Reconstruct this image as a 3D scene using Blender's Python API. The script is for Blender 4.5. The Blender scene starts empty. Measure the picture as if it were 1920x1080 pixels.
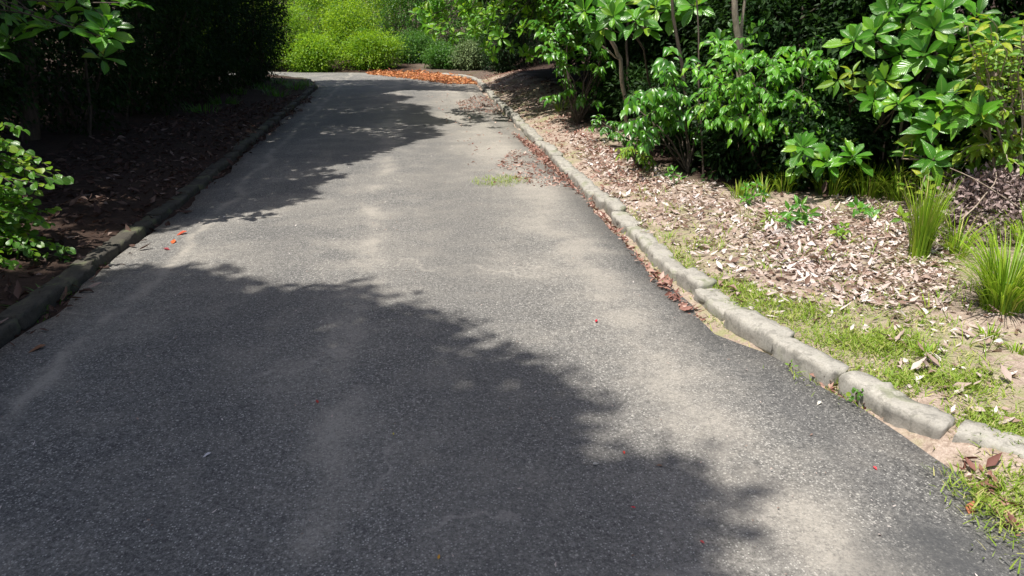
import bpy, math
import numpy as np
from mathutils import Matrix, Vector

# ------------------------------------------------------------------ camera, sky, sun, exposure
S = bpy.context.scene
COL = S.collection
F_PX, CAM_H = 1371.0, 1.7
PITCH = math.atan(490 / F_PX)
YAW = math.atan(223 / F_PX * math.cos(PITCH))
cam_data = bpy.data.cameras.new('camera')
cam_data.sensor_width = 36.0
cam_data.lens = 36.0 * F_PX / 1920.0
cam_data.clip_start, cam_data.clip_end = 0.05, 1000.0
cam = bpy.data.objects.new('camera', cam_data)
cam.location = (0, 0, CAM_H)
cam.rotation_euler = (math.pi / 2 - PITCH, 0, -YAW)
COL.objects.link(cam)
S.camera = cam

SUN_EL = math.radians(68)
SUN_H = np.array([-0.85, -0.527])
SUN_H /= np.linalg.norm(SUN_H)
TO_SUN = np.array([SUN_H[0] * math.cos(SUN_EL), SUN_H[1] * math.cos(SUN_EL), math.sin(SUN_EL)])
world = bpy.data.worlds.new('World')
S.world = world
world.use_nodes = True
wn = world.node_tree
wn.nodes.clear()
sky = wn.nodes.new('ShaderNodeTexSky')
sky.sky_type = 'NISHITA'
sky.sun_disc = False
sky.dust_density = 3.0
sky.air_density = 0.85
sky.sun_elevation = SUN_EL
sky.sun_rotation = math.atan2(SUN_H[0], SUN_H[1])
bg = wn.nodes.new('ShaderNodeBackground')
bg.inputs['Strength'].default_value = 0.11
wo = wn.nodes.new('ShaderNodeOutputWorld')
wn.links.new(sky.outputs[0], bg.inputs['Color'])
wn.links.new(bg.outputs[0], wo.inputs['Surface'])

sun_data = bpy.data.lights.new('sun', 'SUN')
sun_data.energy = 4.6
sun_data.angle = math.radians(0.55)
sun_data.color = (1.0, 0.955, 0.88)
sun = bpy.data.objects.new('sun', sun_data)
sun.rotation_euler = Vector(TO_SUN).to_track_quat('Z', 'Y').to_euler()
COL.objects.link(sun)

S.view_settings.view_transform = 'Standard'
S.view_settings.look = 'None'
S.view_settings.gamma = 1.0
S.view_settings.use_curve_mapping = False
S.view_settings.exposure = 0.64
S.render.engine = 'CYCLES'
S.cycles.max_bounces = 6
S.cycles.diffuse_bounces = 3
S.cycles.glossy_bounces = 2
S.cycles.transmission_bounces = 4
S.cycles.use_denoising = True

# ------------------------------------------------------------------ helpers
RNG = np.random.default_rng(11)
PI = math.pi


def unit(v):
    v = np.asarray(v, float)
    return v / (np.linalg.norm(v, axis=-1, keepdims=True) + 1e-9)


def ray(u, v):
    x, y = (u - 960) / F_PX, -(v - 540) / F_PX
    fw = math.cos(PITCH) + y * math.sin(PITCH)
    up = -math.sin(PITCH) + y * math.cos(PITCH)
    return np.array([x * math.cos(YAW) + fw * math.sin(YAW), -x * math.sin(YAW) + fw * math.cos(YAW), up])


def bp(u, v, z=0.0):
    d = ray(u, v)
    t = (z - CAM_H) / d[2]
    return np.array([d[0] * t, d[1] * t])


def at(u, v, Y):
    d = ray(u, v)
    t = Y / d[1]
    return np.array([d[0] * t, Y, CAM_H + d[2] * t])


def hash2(ix, iy, seed):
    h = (ix * 374761393 + iy * 668265263 + seed * 144665) & 0x7fffffff
    h = ((h ^ (h >> 13)) * 1274126177) & 0x7fffffff
    return ((h ^ (h >> 16)) & 0xffff) / 65535.0


def vnoise(x, y, scale=1.0, seed=0):
    x, y = np.asarray(x, float) * scale, np.asarray(y, float) * scale
    ix, iy = np.floor(x).astype(np.int64), np.floor(y).astype(np.int64)
    fx, fy = x - ix, y - iy
    fx, fy = fx * fx * (3 - 2 * fx), fy * fy * (3 - 2 * fy)
    a, b = hash2(ix, iy, seed), hash2(ix + 1, iy, seed)
    c, d = hash2(ix, iy + 1, seed), hash2(ix + 1, iy + 1, seed)
    return (a * (1 - fx) + b * fx) * (1 - fy) + (c * (1 - fx) + d * fx) * fy


def inpoly(P, poly):
    x, y = P[:, 0], P[:, 1]
    r = np.zeros(len(P), bool)
    n = len(poly)
    for i in range(n):
        x0, y0 = poly[i]
        x1, y1 = poly[(i + 1) % n]
        if y0 == y1:
            continue
        r ^= ((y0 > y) != (y1 > y)) & (x < (x1 - x0) * (y - y0) / (y1 - y0) + x0)
    return r


def polydist(P, poly):
    d = np.full(len(P), 1e9)
    n = len(poly)
    for i in range(n):
        a, b = np.array(poly[i]), np.array(poly[(i + 1) % n])
        ab = b - a
        t = np.clip(((P - a) @ ab) / (ab @ ab + 1e-12), 0, 1)
        d = np.minimum(d, np.hypot(*(P - a - t[:, None] * ab).T))
    return np.where(inpoly(P, poly), -d, d)


class Buf:
    """collects vertices and faces of ONE mesh object"""
    def __init__(s):
        s.v, s.f3, s.f4, s.var, s.rib, s.n = [], [], [], [], [], 0

    def add(s, V, f3=None, f4=None, var=None, rib=None):
        V = np.asarray(V, float).reshape(-1, 3)
        if f3 is not None and len(f3):
            s.f3.append(np.asarray(f3, np.int64) + s.n)
        if f4 is not None and len(f4):
            s.f4.append(np.asarray(f4, np.int64) + s.n)
        s.v.append(V)
        s.var.append(np.full(len(V), 0.0 if var is None else var) if np.isscalar(var) or var is None else np.asarray(var, float))
        s.rib.append(np.zeros(len(V)) if rib is None else np.asarray(rib, float))
        s.n += len(V)

    def tube(s, pts, rad, sides=6, var=0.5):
        pts = np.asarray(pts, float)
        rad = np.broadcast_to(np.asarray(rad, float), (len(pts),))
        tg = unit(np.gradient(pts, axis=0))
        ref = np.array([0.31, 0.95, 0.05]) if abs(tg[0] @ np.array([0.31, 0.95, 0.05])) < 0.9 else np.array([1.0, 0, 0])
        a = unit(np.cross(tg, ref))
        b = np.cross(tg, a)
        ph = np.arange(sides) * 2 * PI / sides
        V = pts[:, None] + rad[:, None, None] * (np.cos(ph)[None, :, None] * a[:, None] + np.sin(ph)[None, :, None] * b[:, None])
        m = len(pts)
        i, j = np.meshgrid(np.arange(m - 1), np.arange(sides), indexing='ij')
        q = np.stack([i * sides + j, i * sides + (j + 1) % sides, (i + 1) * sides + (j + 1) % sides, (i + 1) * sides + j], -1).reshape(-1, 4)
        s.add(V.reshape(-1, 3), f4=q, var=var)

    def mesh(s, name, mat, smooth=True):
        me = bpy.data.meshes.new(name)
        V = np.concatenate(s.v)
        f3 = np.concatenate(s.f3) if s.f3 else np.zeros((0, 3), np.int64)
        f4 = np.concatenate(s.f4) if s.f4 else np.zeros((0, 4), np.int64)
        me.vertices.add(len(V))
        me.vertices.foreach_set('co', V.astype(np.float32).ravel())
        loops = np.concatenate([f3.ravel(), f4.ravel()])
        me.loops.add(len(loops))
        me.loops.foreach_set('vertex_index', loops.astype(np.int32))
        st = np.concatenate([np.arange(len(f3)) * 3, len(f3) * 3 + np.arange(len(f4)) * 4])
        me.polygons.add(len(st))
        me.polygons.foreach_set('loop_start', st.astype(np.int32))
        me.polygons.foreach_set('use_smooth', np.full(len(st), smooth))
        for nm, arr in (('var', s.var), ('rib', s.rib)):
            a = me.attributes.new(nm, 'FLOAT', 'POINT')
            a.data.foreach_set('value', np.concatenate(arr).astype(np.float32))
        me.materials.append(mat)
        me.update(calc_edges=True)
        return me

    def build(s, name, mat, parent=None, smooth=True, kind=None):
        o = bpy.data.objects.new(name, s.mesh(name, mat, smooth))
        COL.objects.link(o)
        if parent is not None:
            o.parent = parent
            o.matrix_parent_inverse = Matrix.Translation(-parent.location)
        if kind:
            o['kind'] = kind
        return o


def tag(o, label, cat, group=None):
    o['label'], o['category'] = label, cat
    if group:
        o['group'] = group
    return o


def thing(name, loc, label, cat, group=None):
    o = bpy.data.objects.new(name, None)
    o.empty_display_size = 0.2
    o.location = Vector([float(c) for c in loc])
    COL.objects.link(o)
    return tag(o, label, cat, group)


# ------------------------------------------------------------------ leaf shapes
def leaf_tmpl(kind, n=4, fold=0.25, droop=0.25, wid=0.4, wavy=0.0):
    """leaf of length 1 along +Y, upper side +Z; three verts a row"""
    t = np.linspace(0, 1, n + 1)
    if kind == 'obovate':
        w = np.sin(PI * np.clip(t, 0, 1) ** 1.55) ** 0.8
    elif kind == 'pointed':
        w = np.sin(PI * t ** 0.75) ** 1.15 * (1 - 0.25 * t)
    elif kind == 'round':
        w = np.sqrt(np.clip(1 - (2 * t - 1) ** 2, 0, 1))
    else:
        w = np.sin(PI * t ** 0.9)
    w = np.maximum(w, 0.02) * wid / 2
    z = -droop * t ** 2
    y = t * (1 - 0.25 * droop)
    wv = wavy * np.sin(t * 9)
    L = np.stack([-w, y, z + fold * w + wv], -1)
    M = np.stack([0 * t, y, z], -1)
    R = np.stack([w, y, z + fold * w - wv], -1)
    V = np.stack([L, M, R], 1).reshape(-1, 3)
    q = []
    for i in range(n):
        a = 3 * i
        q += [[a, a + 1, a + 4, a + 3], [a + 1, a + 2, a + 5, a + 4]]
    rib = np.tile([0.0, 1.0, 0.0], n + 1)
    return V, np.array(q), rib


T_KITE = (np.array([[0, 0, 0], [-.22, .3, .06], [-.18, .7, .02], [0, 1, -.12], [.18, .7, .02], [.22, .3, .06]]),
          np.array([[0, 3, 2, 1], [0, 5, 4, 3]]), np.array([1., 0, 0, 1, 0, 0]))
T_KITE2 = (np.array([[0, 0, 0], [-.24, .45, .07], [0, 1, -.1], [.24, .45, .07]]), np.array([[0, 3, 2, 1]]), np.array([1., 0, 1, 0]))
T_LITTER = [leaf_tmpl('pointed', 3, 0.5, -0.35, 0.5, 0.07), leaf_tmpl('obovate', 3, 0.9, 0.4, 0.48, 0.09),
            leaf_tmpl('lance', 3, 0.2, -0.2, 0.35, 0.04)]


def frames(d, nrm):
    d = unit(d)
    x = unit(np.cross(d, nrm))
    z = np.cross(x, d)
    return np.stack([x, d, z], -1)


def scatter(buf, tm, pos, d, nrm, size, var):
    TV, TQ, TR = tm
    N = len(pos)
    if N == 0:
        return
    Rm = frames(d, nrm)
    V = pos[:, None] + np.einsum('nij,kj->nki', Rm, TV) * np.broadcast_to(size, (N,))[:, None, None]
    k = len(TV)
    f = (TQ[None] + (np.arange(N) * k)[:, None, None]).reshape(-1, 4)
    buf.add(V.reshape(-1, 3), f4=f, var=np.repeat(var, k), rib=np.tile(TR, N))


def rdir(n, rng):
    return unit(rng.normal(size=(n, 3)))


# ------------------------------------------------------------------ materials
def new_mat(name):
    m = bpy.data.materials.new(name)
    m.use_nodes = True
    nt = m.node_tree
    nt.nodes.clear()
    out = nt.nodes.new('ShaderNodeOutputMaterial')
    return m, nt, out


def nd(nt, typ, **kw):
    n = nt.nodes.new(typ)
    for k, v in kw.items():
        setattr(n, k, v)
    return n


def math_(nt, op, a, b=None, c=None, clamp=False):
    n = nd(nt, 'ShaderNodeMath', operation=op, use_clamp=clamp)
    for i, x in enumerate((a, b, c)):
        if x is None:
            continue
        if isinstance(x, (int, float)):
            n.inputs[i].default_value = x
        else:
            nt.links.new(x, n.inputs[i])
    return n.outputs[0]


def ramp(nt, fac, stops, interp='LINEAR'):
    n = nd(nt, 'ShaderNodeValToRGB')
    cr = n.color_ramp
    cr.interpolation = interp
    while len(cr.elements) < len(stops):
        cr.elements.new(0.5)
    for e, (p, c) in zip(cr.elements, stops):
        e.position = p
        e.color = (*c, 1) if len(c) == 3 else c
    nt.links.new(fac, n.inputs[0])
    return n.outputs[0]


def mixc(nt, fac, a, b, mode='MIX'):
    n = nd(nt, 'ShaderNodeMix', data_type='RGBA', blend_type=mode)
    for s, x in ((n.inputs[0], fac), (n.inputs[6], a), (n.inputs[7], b)):
        if isinstance(x, (int, float)):
            s.default_value = x
        elif isinstance(x, tuple):
            s.default_value = (*x, 1)
        else:
            nt.links.new(x, s)
    return n.outputs[2]


def noise(nt, co, scale, detail=3, rough=0.55, dist=0.0):
    n = nd(nt, 'ShaderNodeTexNoise')
    n.inputs['Scale'].default_value = scale
    n.inputs['Detail'].default_value = detail
    n.inputs['Roughness'].default_value = rough
    n.inputs['Distortion'].default_value = dist
    nt.links.new(co, n.inputs['Vector'])
    return n.outputs[0]


def sstep(nt, x, a, b):
    n = nd(nt, 'ShaderNodeMapRange', interpolation_type='SMOOTHSTEP')
    nt.links.new(x, n.inputs[0])
    n.inputs[1].default_value, n.inputs[2].default_value = a, b
    return n.outputs[0]


def leaf_mat(name, stops, rough=0.38, trans=0.3, tcol=(0.2, 0.42, 0.03), spec=0.5, veins=False):
    m, nt, out = new_mat(name)
    at_ = nd(nt, 'ShaderNodeAttribute', attribute_name='var')
    oi = nd(nt, 'ShaderNodeObjectInfo')
    f = math_(nt, 'FRACT', math_(nt, 'ADD', at_.outputs['Fac'], oi.outputs['Random']))
    col = ramp(nt, f, stops)
    rib = nd(nt, 'ShaderNodeAttribute', attribute_name='rib').outputs['Fac']
    p = nd(nt, 'ShaderNodeBsdfPrincipled')
    if veins:
        r = sstep(nt, rib, 0.86, 0.97)
        col = mixc(nt, math_(nt, 'MULTIPLY', r, 0.55), col, (0.22, 0.36, 0.08))
        tc = nd(nt, 'ShaderNodeTexCoord').outputs['Object']
        nz = noise(nt, tc, 9, 2)
        col = mixc(nt, math_(nt, 'MULTIPLY', nz, 0.35), col, (0.10, 0.2, 0.02))
        sep = nd(nt, 'ShaderNodeSeparateXYZ')
        nt.links.new(tc, sep.inputs[0])
        w = math_(nt, 'SINE', math_(nt, 'MULTIPLY', math_(nt, 'ADD', sep.outputs[1], math_(nt, 'MULTIPLY', rib, 0.22)), 75.0))
        b = nd(nt, 'ShaderNodeBump')
        b.inputs['Strength'].default_value = 0.25
        b.inputs['Distance'].default_value = 0.01
        nt.links.new(w, b.inputs['Height'])
        nt.links.new(b.outputs[0], p.inputs['Normal'])
    nt.links.new(col, p.inputs['Base Color'])
    p.inputs['Roughness'].default_value = rough
    p.inputs['Specular IOR Level'].default_value = spec
    t = nd(nt, 'ShaderNodeBsdfTranslucent')
    tcc = mixc(nt, 0.65, col, tcol)
    nt.links.new(tcc, t.inputs['Color'])
    mx = nd(nt, 'ShaderNodeMixShader')
    mx.inputs[0].default_value = trans
    nt.links.new(p.outputs[0], mx.inputs[1])
    nt.links.new(t.outputs[0], mx.inputs[2])
    nt.links.new(mx.outputs[0], out.inputs['Surface'])
    return m


def bark_mat(name, a, b):
    m, nt, out = new_mat(name)
    tc = nd(nt, 'ShaderNodeTexCoord').outputs['Object']
    mp = nd(nt, 'ShaderNodeMapping')
    mp.inputs['Scale'].default_value = (1, 1, 0.25)
    nt.links.new(tc, mp.inputs[0])
    nz = noise(nt, mp.outputs[0], 30, 5, 0.65)
    p = nd(nt, 'ShaderNodeBsdfPrincipled')
    nt.links.new(ramp(nt, nz, [(0.3, a), (0.7, b)]), p.inputs['Base Color'])
    p.inputs['Roughness'].default_value = 0.85
    bm = nd(nt, 'ShaderNodeBump')
    bm.inputs['Strength'].default_value = 0.6
    bm.inputs['Distance'].default_value = 0.01
    nt.links.new(nz, bm.inputs['Height'])
    nt.links.new(bm.outputs[0], p.inputs['Normal'])
    nt.links.new(p.outputs[0], out.inputs['Surface'])
    return m


M = {}
G = lambda *c: c
M['glossy'] = leaf_mat('large_glossy_leaf', [(0, (0.025, 0.11, 0.012)), (0.35, (0.055, 0.22, 0.016)), (0.7, (0.095, 0.31, 0.018)), (0.92, (0.17, 0.37, 0.02)), (1, (0.3, 0.4, 0.02))], 0.3, 0.32, (0.2, 0.5, 0.02), 0.55, True)
M['pointed'] = leaf_mat('pointed_leaf', [(0, (0.035, 0.17, 0.012)), (0.4, (0.085, 0.31, 0.016)), (0.8, (0.14, 0.39, 0.018)), (1, (0.24, 0.43, 0.02))], 0.3, 0.36, (0.3, 0.7, 0.03), 0.5, True)
M['bright'] = leaf_mat('bright_overhang_leaf', [(0, (0.04, 0.18, 0.013)), (0.4, (0.09, 0.3, 0.016)), (0.8, (0.16, 0.38, 0.018)), (1, (0.28, 0.42, 0.02))], 0.28, 0.4, (0.4, 0.7, 0.03), 0.5, True)
M['lime'] = leaf_mat('yellow_green_leaf', [(0, (0.06, 0.19, 0.014)), (0.4, (0.13, 0.29, 0.017)), (0.8, (0.24, 0.37, 0.022)), (1, (0.4, 0.42, 0.03))], 0.38, 0.35, (0.45, 0.6, 0.03), 0.45, True)
M['round'] = leaf_mat('small_round_leaf', [(0, (0.03, 0.11, 0.012)), (0.45, (0.055, 0.19, 0.014)), (0.8, (0.11, 0.27, 0.016)), (1, (0.24, 0.32, 0.02))], 0.33, 0.35, (0.35, 0.6, 0.03), 0.5, True)
M['dark'] = leaf_mat('shade_toned_thicket_leaf', [(0, (0.007, 0.02, 0.006)), (0.5, (0.012, 0.036, 0.008)), (1, (0.026, 0.062, 0.011))], 0.55, 0.12, (0.07, 0.18, 0.015), 0.15)  # leaf colour lowered to stand in for the thicket's deep shade
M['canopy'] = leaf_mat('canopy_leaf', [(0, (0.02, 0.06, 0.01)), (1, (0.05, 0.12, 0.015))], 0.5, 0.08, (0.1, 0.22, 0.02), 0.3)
M['mid'] = leaf_mat('mid_green_leaf', [(0, (0.025, 0.10, 0.012)), (0.5, (0.055, 0.2, 0.015)), (1, (0.12, 0.29, 0.02))], 0.33, 0.28, (0.22, 0.48, 0.02))
M['far'] = leaf_mat('sunny_far_leaf', [(0, (0.04, 0.12, 0.012)), (0.5, (0.15, 0.31, 0.018)), (1, (0.32, 0.45, 0.025))], 0.45, 0.42, (0.5, 0.75, 0.03), 0.4)
M['far_green'] = leaf_mat('far_green_leaf', [(0, (0.03, 0.10, 0.012)), (0.5, (0.06, 0.17, 0.018)), (1, (0.11, 0.24, 0.03))], 0.45, 0.3, (0.2, 0.45, 0.04), 0.4)
M['grey_green'] = leaf_mat('grey_green_leaf', [(0, (0.09, 0.14, 0.06)), (1, (0.2, 0.27, 0.11))], 0.6, 0.2, (0.25, 0.35, 0.1), 0.3)
M['grass'] = leaf_mat('grass_blade', [(0, (0.12, 0.24, 0.015)), (0.5, (0.2, 0.36, 0.02)), (0.85, (0.31, 0.44, 0.03)), (1, (0.5, 0.45, 0.14))], 0.5, 0.35, (0.4, 0.55, 0.04), 0.35)
M['lawn'] = leaf_mat('short_grass', [(0, (0.13, 0.22, 0.02)), (0.5, (0.2, 0.31, 0.03)), (0.8, (0.3, 0.37, 0.06)), (1, (0.48, 0.42, 0.2))], 0.6, 0.3, (0.4, 0.5, 0.06), 0.3)
M['litter'] = leaf_mat('dry_leaf_litter', [(0, (0.13, 0.075, 0.055)), (0.2, (0.28, 0.19, 0.15)), (0.5, (0.45, 0.365, 0.325)), (0.8, (0.57, 0.5, 0.465)), (1, (0.7, 0.65, 0.62))], 0.7, 0.12, (0.5, 0.3, 0.15), 0.3)
M['litter_red'] = leaf_mat('red_leaf_litter', [(0, (0.12, 0.045, 0.035)), (0.4, (0.26, 0.13, 0.1)), (0.8, (0.38, 0.24, 0.19)), (1, (0.52, 0.41, 0.35))], 0.7, 0.12, (0.5, 0.2, 0.1), 0.3)
M['litter_orange'] = leaf_mat('orange_leaf_litter', [(0, (0.22, 0.06, 0.025)), (0.5, (0.42, 0.15, 0.05)), (1, (0.55, 0.28, 0.12))], 0.65, 0.15, (0.6, 0.25, 0.08), 0.3)
M['litter_dark'] = leaf_mat('dark_leaf_litter', [(0, (0.035, 0.018, 0.014)), (0.5, (0.075, 0.042, 0.032)), (0.9, (0.14, 0.09, 0.07)), (1, (0.28, 0.21, 0.18))], 0.7, 0.1, (0.3, 0.15, 0.1), 0.3)  # darker brown litter for the forest floor
M['bark'] = bark_mat('brown_bark', (0.035, 0.026, 0.02), (0.11, 0.085, 0.062))
M['pale_bark'] = bark_mat('pale_bark', (0.22, 0.18, 0.13), (0.44, 0.38, 0.3))
M['dead'] = leaf_mat('dead_frond', [(0, (0.12, 0.085, 0.08)), (0.5, (0.27, 0.2, 0.19)), (1, (0.45, 0.37, 0.35))], 0.8, 0.1, (0.4, 0.3, 0.2), 0.2)
M['twig'] = bark_mat('dry_twig', (0.2, 0.15, 0.11), (0.42, 0.35, 0.28))


def plain_leaf(name, col, rough=0.55):
    return leaf_mat(name, [(0, tuple(c * 0.85 for c in col)), (1, col)], rough, 0.15, col, 0.4, False)


# ---- asphalt
def asphalt_mat():
    m, nt, out = new_mat('weathered_asphalt')
    tc = nd(nt, 'ShaderNodeTexCoord').outputs['Object']
    sep = nd(nt, 'ShaderNodeSeparateXYZ')
    nt.links.new(tc, sep.inputs[0])
    X, Y = sep.outputs[0], sep.outputs[1]
    wob = math_(nt, 'MULTIPLY', math_(nt, 'SUBTRACT', noise(nt, tc, 0.9, 3), 0.5), 0.5)
    wob2 = math_(nt, 'MULTIPLY', math_(nt, 'SUBTRACT', noise(nt, tc, 6, 3), 0.5), 0.12)
    xx = math_(nt, 'ADD', math_(nt, 'ADD', X, wob), wob2)

    def streak(x0, width, slope=0.0):
        c = math_(nt, 'SUBTRACT', xx, math_(nt, 'ADD', math_(nt, 'MULTIPLY', Y, slope), x0))
        q = math_(nt, 'DIVIDE', c, width)
        return math_(nt, 'EXPONENT', math_(nt, 'MULTIPLY', math_(nt, 'MULTIPLY', q, q), -1.0))
    # fine aggregate: crushed stones of 4 to 12 mm in a dark binder
    vor = nd(nt, 'ShaderNodeTexVoronoi', feature='F1')
    vor.inputs['Scale'].default_value = 120
    nt.links.new(tc, vor.inputs['Vector'])
    vcol = nd(nt, 'ShaderNodeSeparateColor')
    nt.links.new(vor.outputs['Color'], vcol.inputs[0])
    rnd = vcol.outputs[0]
    grain = noise(nt, tc, 210, 4, 0.75)
    mid = noise(nt, tc, 38, 3, 0.7)
    mid2 = noise(nt, tc, 85, 3, 0.75)
    g = math_(nt, 'ADD', math_(nt, 'ADD', math_(nt, 'MULTIPLY', grain, 0.38), math_(nt, 'MULTIPLY', mid2, 0.37)), math_(nt, 'MULTIPLY', mid, 0.25))
    base = ramp(nt, g, [(0.36, (0.028, 0.028, 0.028)), (0.47, (0.085, 0.083, 0.08)), (0.56, (0.19, 0.184, 0.173)), (0.68, (0.42, 0.405, 0.375))])
    fleck = sstep(nt, rnd, 0.78, 0.9)
    core = math_(nt, 'SUBTRACT', 1.0, sstep(nt, vor.outputs['Distance'], 0.25, 0.55))
    base = mixc(nt, math_(nt, 'MULTIPLY', math_(nt, 'MULTIPLY', fleck, core), 0.85), base, (0.5, 0.485, 0.45))
    v3 = nd(nt, 'ShaderNodeTexVoronoi', feature='F1')
    v3.inputs['Scale'].default_value = 62
    nt.links.new(tc, v3.inputs['Vector'])
    c3 = nd(nt, 'ShaderNodeSeparateColor')
    nt.links.new(v3.outputs['Color'], c3.inputs[0])
    st3 = math_(nt, 'MULTIPLY', sstep(nt, c3.outputs[2], 0.7, 0.82), math_(nt, 'SUBTRACT', 1.0, sstep(nt, v3.outputs['Distance'], 0.2, 0.42)))
    base = mixc(nt, math_(nt, 'MULTIPLY', st3, 0.7), base, (0.4, 0.385, 0.35))
    dk3 = math_(nt, 'MULTIPLY', math_(nt, 'SUBTRACT', 1.0, sstep(nt, c3.outputs[0], 0.2, 0.3)), math_(nt, 'SUBTRACT', 1.0, sstep(nt, v3.outputs['Distance'], 0.25, 0.5)))
    base = mixc(nt, math_(nt, 'MULTIPLY', dk3, 0.6), base, (0.03, 0.03, 0.03))
    # bigger scattered pale chips
    v2 = nd(nt, 'ShaderNodeTexVoronoi', feature='F1')
    v2.inputs['Scale'].default_value = 26
    nt.links.new(tc, v2.inputs['Vector'])
    c2 = nd(nt, 'ShaderNodeSeparateColor')
    nt.links.new(v2.outputs['Color'], c2.inputs[0])
    chip = math_(nt, 'MULTIPLY', sstep(nt, c2.outputs[1], 0.78, 0.8), math_(nt, 'SUBTRACT', 1.0, sstep(nt, v2.outputs['Distance'], 0.10, 0.2)))
    base = mixc(nt, math_(nt, 'MULTIPLY', chip, 0.75), base, (0.5, 0.48, 0.43))
    # worn, dusty areas and the darker tyre lanes
    big = noise(nt, tc, 0.55, 4, 0.6, 0.4)
    med = noise(nt, tc, 2.3, 4, 0.6)
    dust = math_(nt, 'ADD', math_(nt, 'MULTIPLY', sstep(nt, big, 0.42, 0.68), 0.4), math_(nt, 'MULTIPLY', sstep(nt, med, 0.45, 0.7), 0.28))
    s1 = math_(nt, 'MULTIPLY', streak(-0.42, 0.12, 0.022), sstep(nt, med, 0.3, 0.6))
    s2 = math_(nt, 'MULTIPLY', streak(1.33, 0.2, 0.004), sstep(nt, med, 0.25, 0.55))
    s2 = math_(nt, 'MULTIPLY', s2, math_(nt, 'SUBTRACT', 1.0, sstep(nt, Y, 6.0, 9.0)))
    s3 = math_(nt, 'MULTIPLY', streak(-1.82, 0.055, 0.006), sstep(nt, med, 0.32, 0.55))
    dust = math_(nt, 'ADD', dust, math_(nt, 'MULTIPLY', s1, 0.55))
    dust = math_(nt, 'ADD', dust, math_(nt, 'MULTIPLY', s2, 0.55))
    dust = math_(nt, 'ADD', dust, math_(nt, 'MULTIPLY', s3, 0.7))
    dust = math_(nt, 'ADD', dust, math_(nt, 'MULTIPLY', streak(0.75, 0.8, 0.02), 0.12))
    # sand washed to the right-hand side further up
    wash = math_(nt, 'MULTIPLY', sstep(nt, math_(nt, 'ADD', X, math_(nt, 'MULTIPLY', big, 0.8)), 0.9, 2.1), sstep(nt, Y, 5.5, 9.5))
    dust = math_(nt, 'ADD', dust, math_(nt, 'MULTIPLY', wash, 0.6))
    dust = math_(nt, 'MULTIPLY', dust, math_(nt, 'ADD', -1.0, math_(nt, 'MULTIPLY', g, 3.7)), clamp=True)
    base = mixc(nt, dust, base, (0.325, 0.30, 0.26))
    # dark tar lane and a dark round patch near the right edge
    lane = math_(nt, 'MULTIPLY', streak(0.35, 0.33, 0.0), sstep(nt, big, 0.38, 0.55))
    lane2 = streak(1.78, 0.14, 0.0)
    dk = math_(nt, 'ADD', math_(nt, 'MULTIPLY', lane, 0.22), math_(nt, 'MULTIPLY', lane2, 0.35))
    patch_x = math_(nt, 'SUBTRACT', math_(nt, 'ADD', X, math_(nt, 'MULTIPLY', wob, 0.6)), 1.75)
    patch_y = math_(nt, 'SUBTRACT', Y, 1.62)
    rr = math_(nt, 'ADD', math_(nt, 'MULTIPLY', math_(nt, 'MULTIPLY', patch_x, patch_x), 5.0), math_(nt, 'MULTIPLY', math_(nt, 'MULTIPLY', patch_y, patch_y), 9.0))
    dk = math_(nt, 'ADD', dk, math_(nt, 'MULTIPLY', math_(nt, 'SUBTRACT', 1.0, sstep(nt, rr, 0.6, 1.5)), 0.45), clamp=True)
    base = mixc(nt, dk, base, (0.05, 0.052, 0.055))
    # hairline cracks
    cv = nd(nt, 'ShaderNodeTexVoronoi', feature='DISTANCE_TO_EDGE')
    cv.inputs['Scale'].default_value = 0.75
    wv = nd(nt, 'ShaderNodeVectorMath', operation='ADD')
    nn = nd(nt, 'ShaderNodeTexNoise')
    nn.inputs['Scale'].default_value = 3.0
    nn.inputs['Detail'].default_value = 5
    nt.links.new(tc, nn.inputs['Vector'])
    sc_ = nd(nt, 'ShaderNodeVectorMath', operation='SCALE')
    nt.links.new(nn.outputs['Color'], sc_.inputs[0])
    sc_.inputs['Scale'].default_value = 0.6
    nt.links.new(tc, wv.inputs[0])
    nt.links.new(sc_.outputs[0], wv.inputs[1])
    nt.links.new(wv.outputs[0], cv.inputs['Vector'])
    crack = math_(nt, 'MULTIPLY', math_(nt, 'SUBTRACT', 1.0, sstep(nt, cv.outputs['Distance'], 0.003, 0.013)), sstep(nt, big, 0.5, 0.6))
    base = mixc(nt, math_(nt, 'MULTIPLY', crack, 0.3), base, (0.42, 0.39, 0.34))
    p = nd(nt, 'ShaderNodeBsdfPrincipled')
    nt.links.new(base, p.inputs['Base Color'])
    p.inputs['Roughness'].default_value = 0.82
    p.inputs['Specular IOR Level'].default_value = 0.35
    h = math_(nt, 'ADD', math_(nt, 'MULTIPLY', grain, 0.6), math_(nt, 'MULTIPLY', math_(nt, 'SUBTRACT', 1.0, vor.outputs['Distance']), 0.5))
    b = nd(nt, 'ShaderNodeBump')
    b.inputs['Strength'].default_value = 0.55
    b.inputs['Distance'].default_value = 0.006
    nt.links.new(h, b.inputs['Height'])
    nt.links.new(b.outputs[0], p.inputs['Normal'])
    nt.links.new(p.outputs[0], out.inputs['Surface'])
    return m


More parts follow.
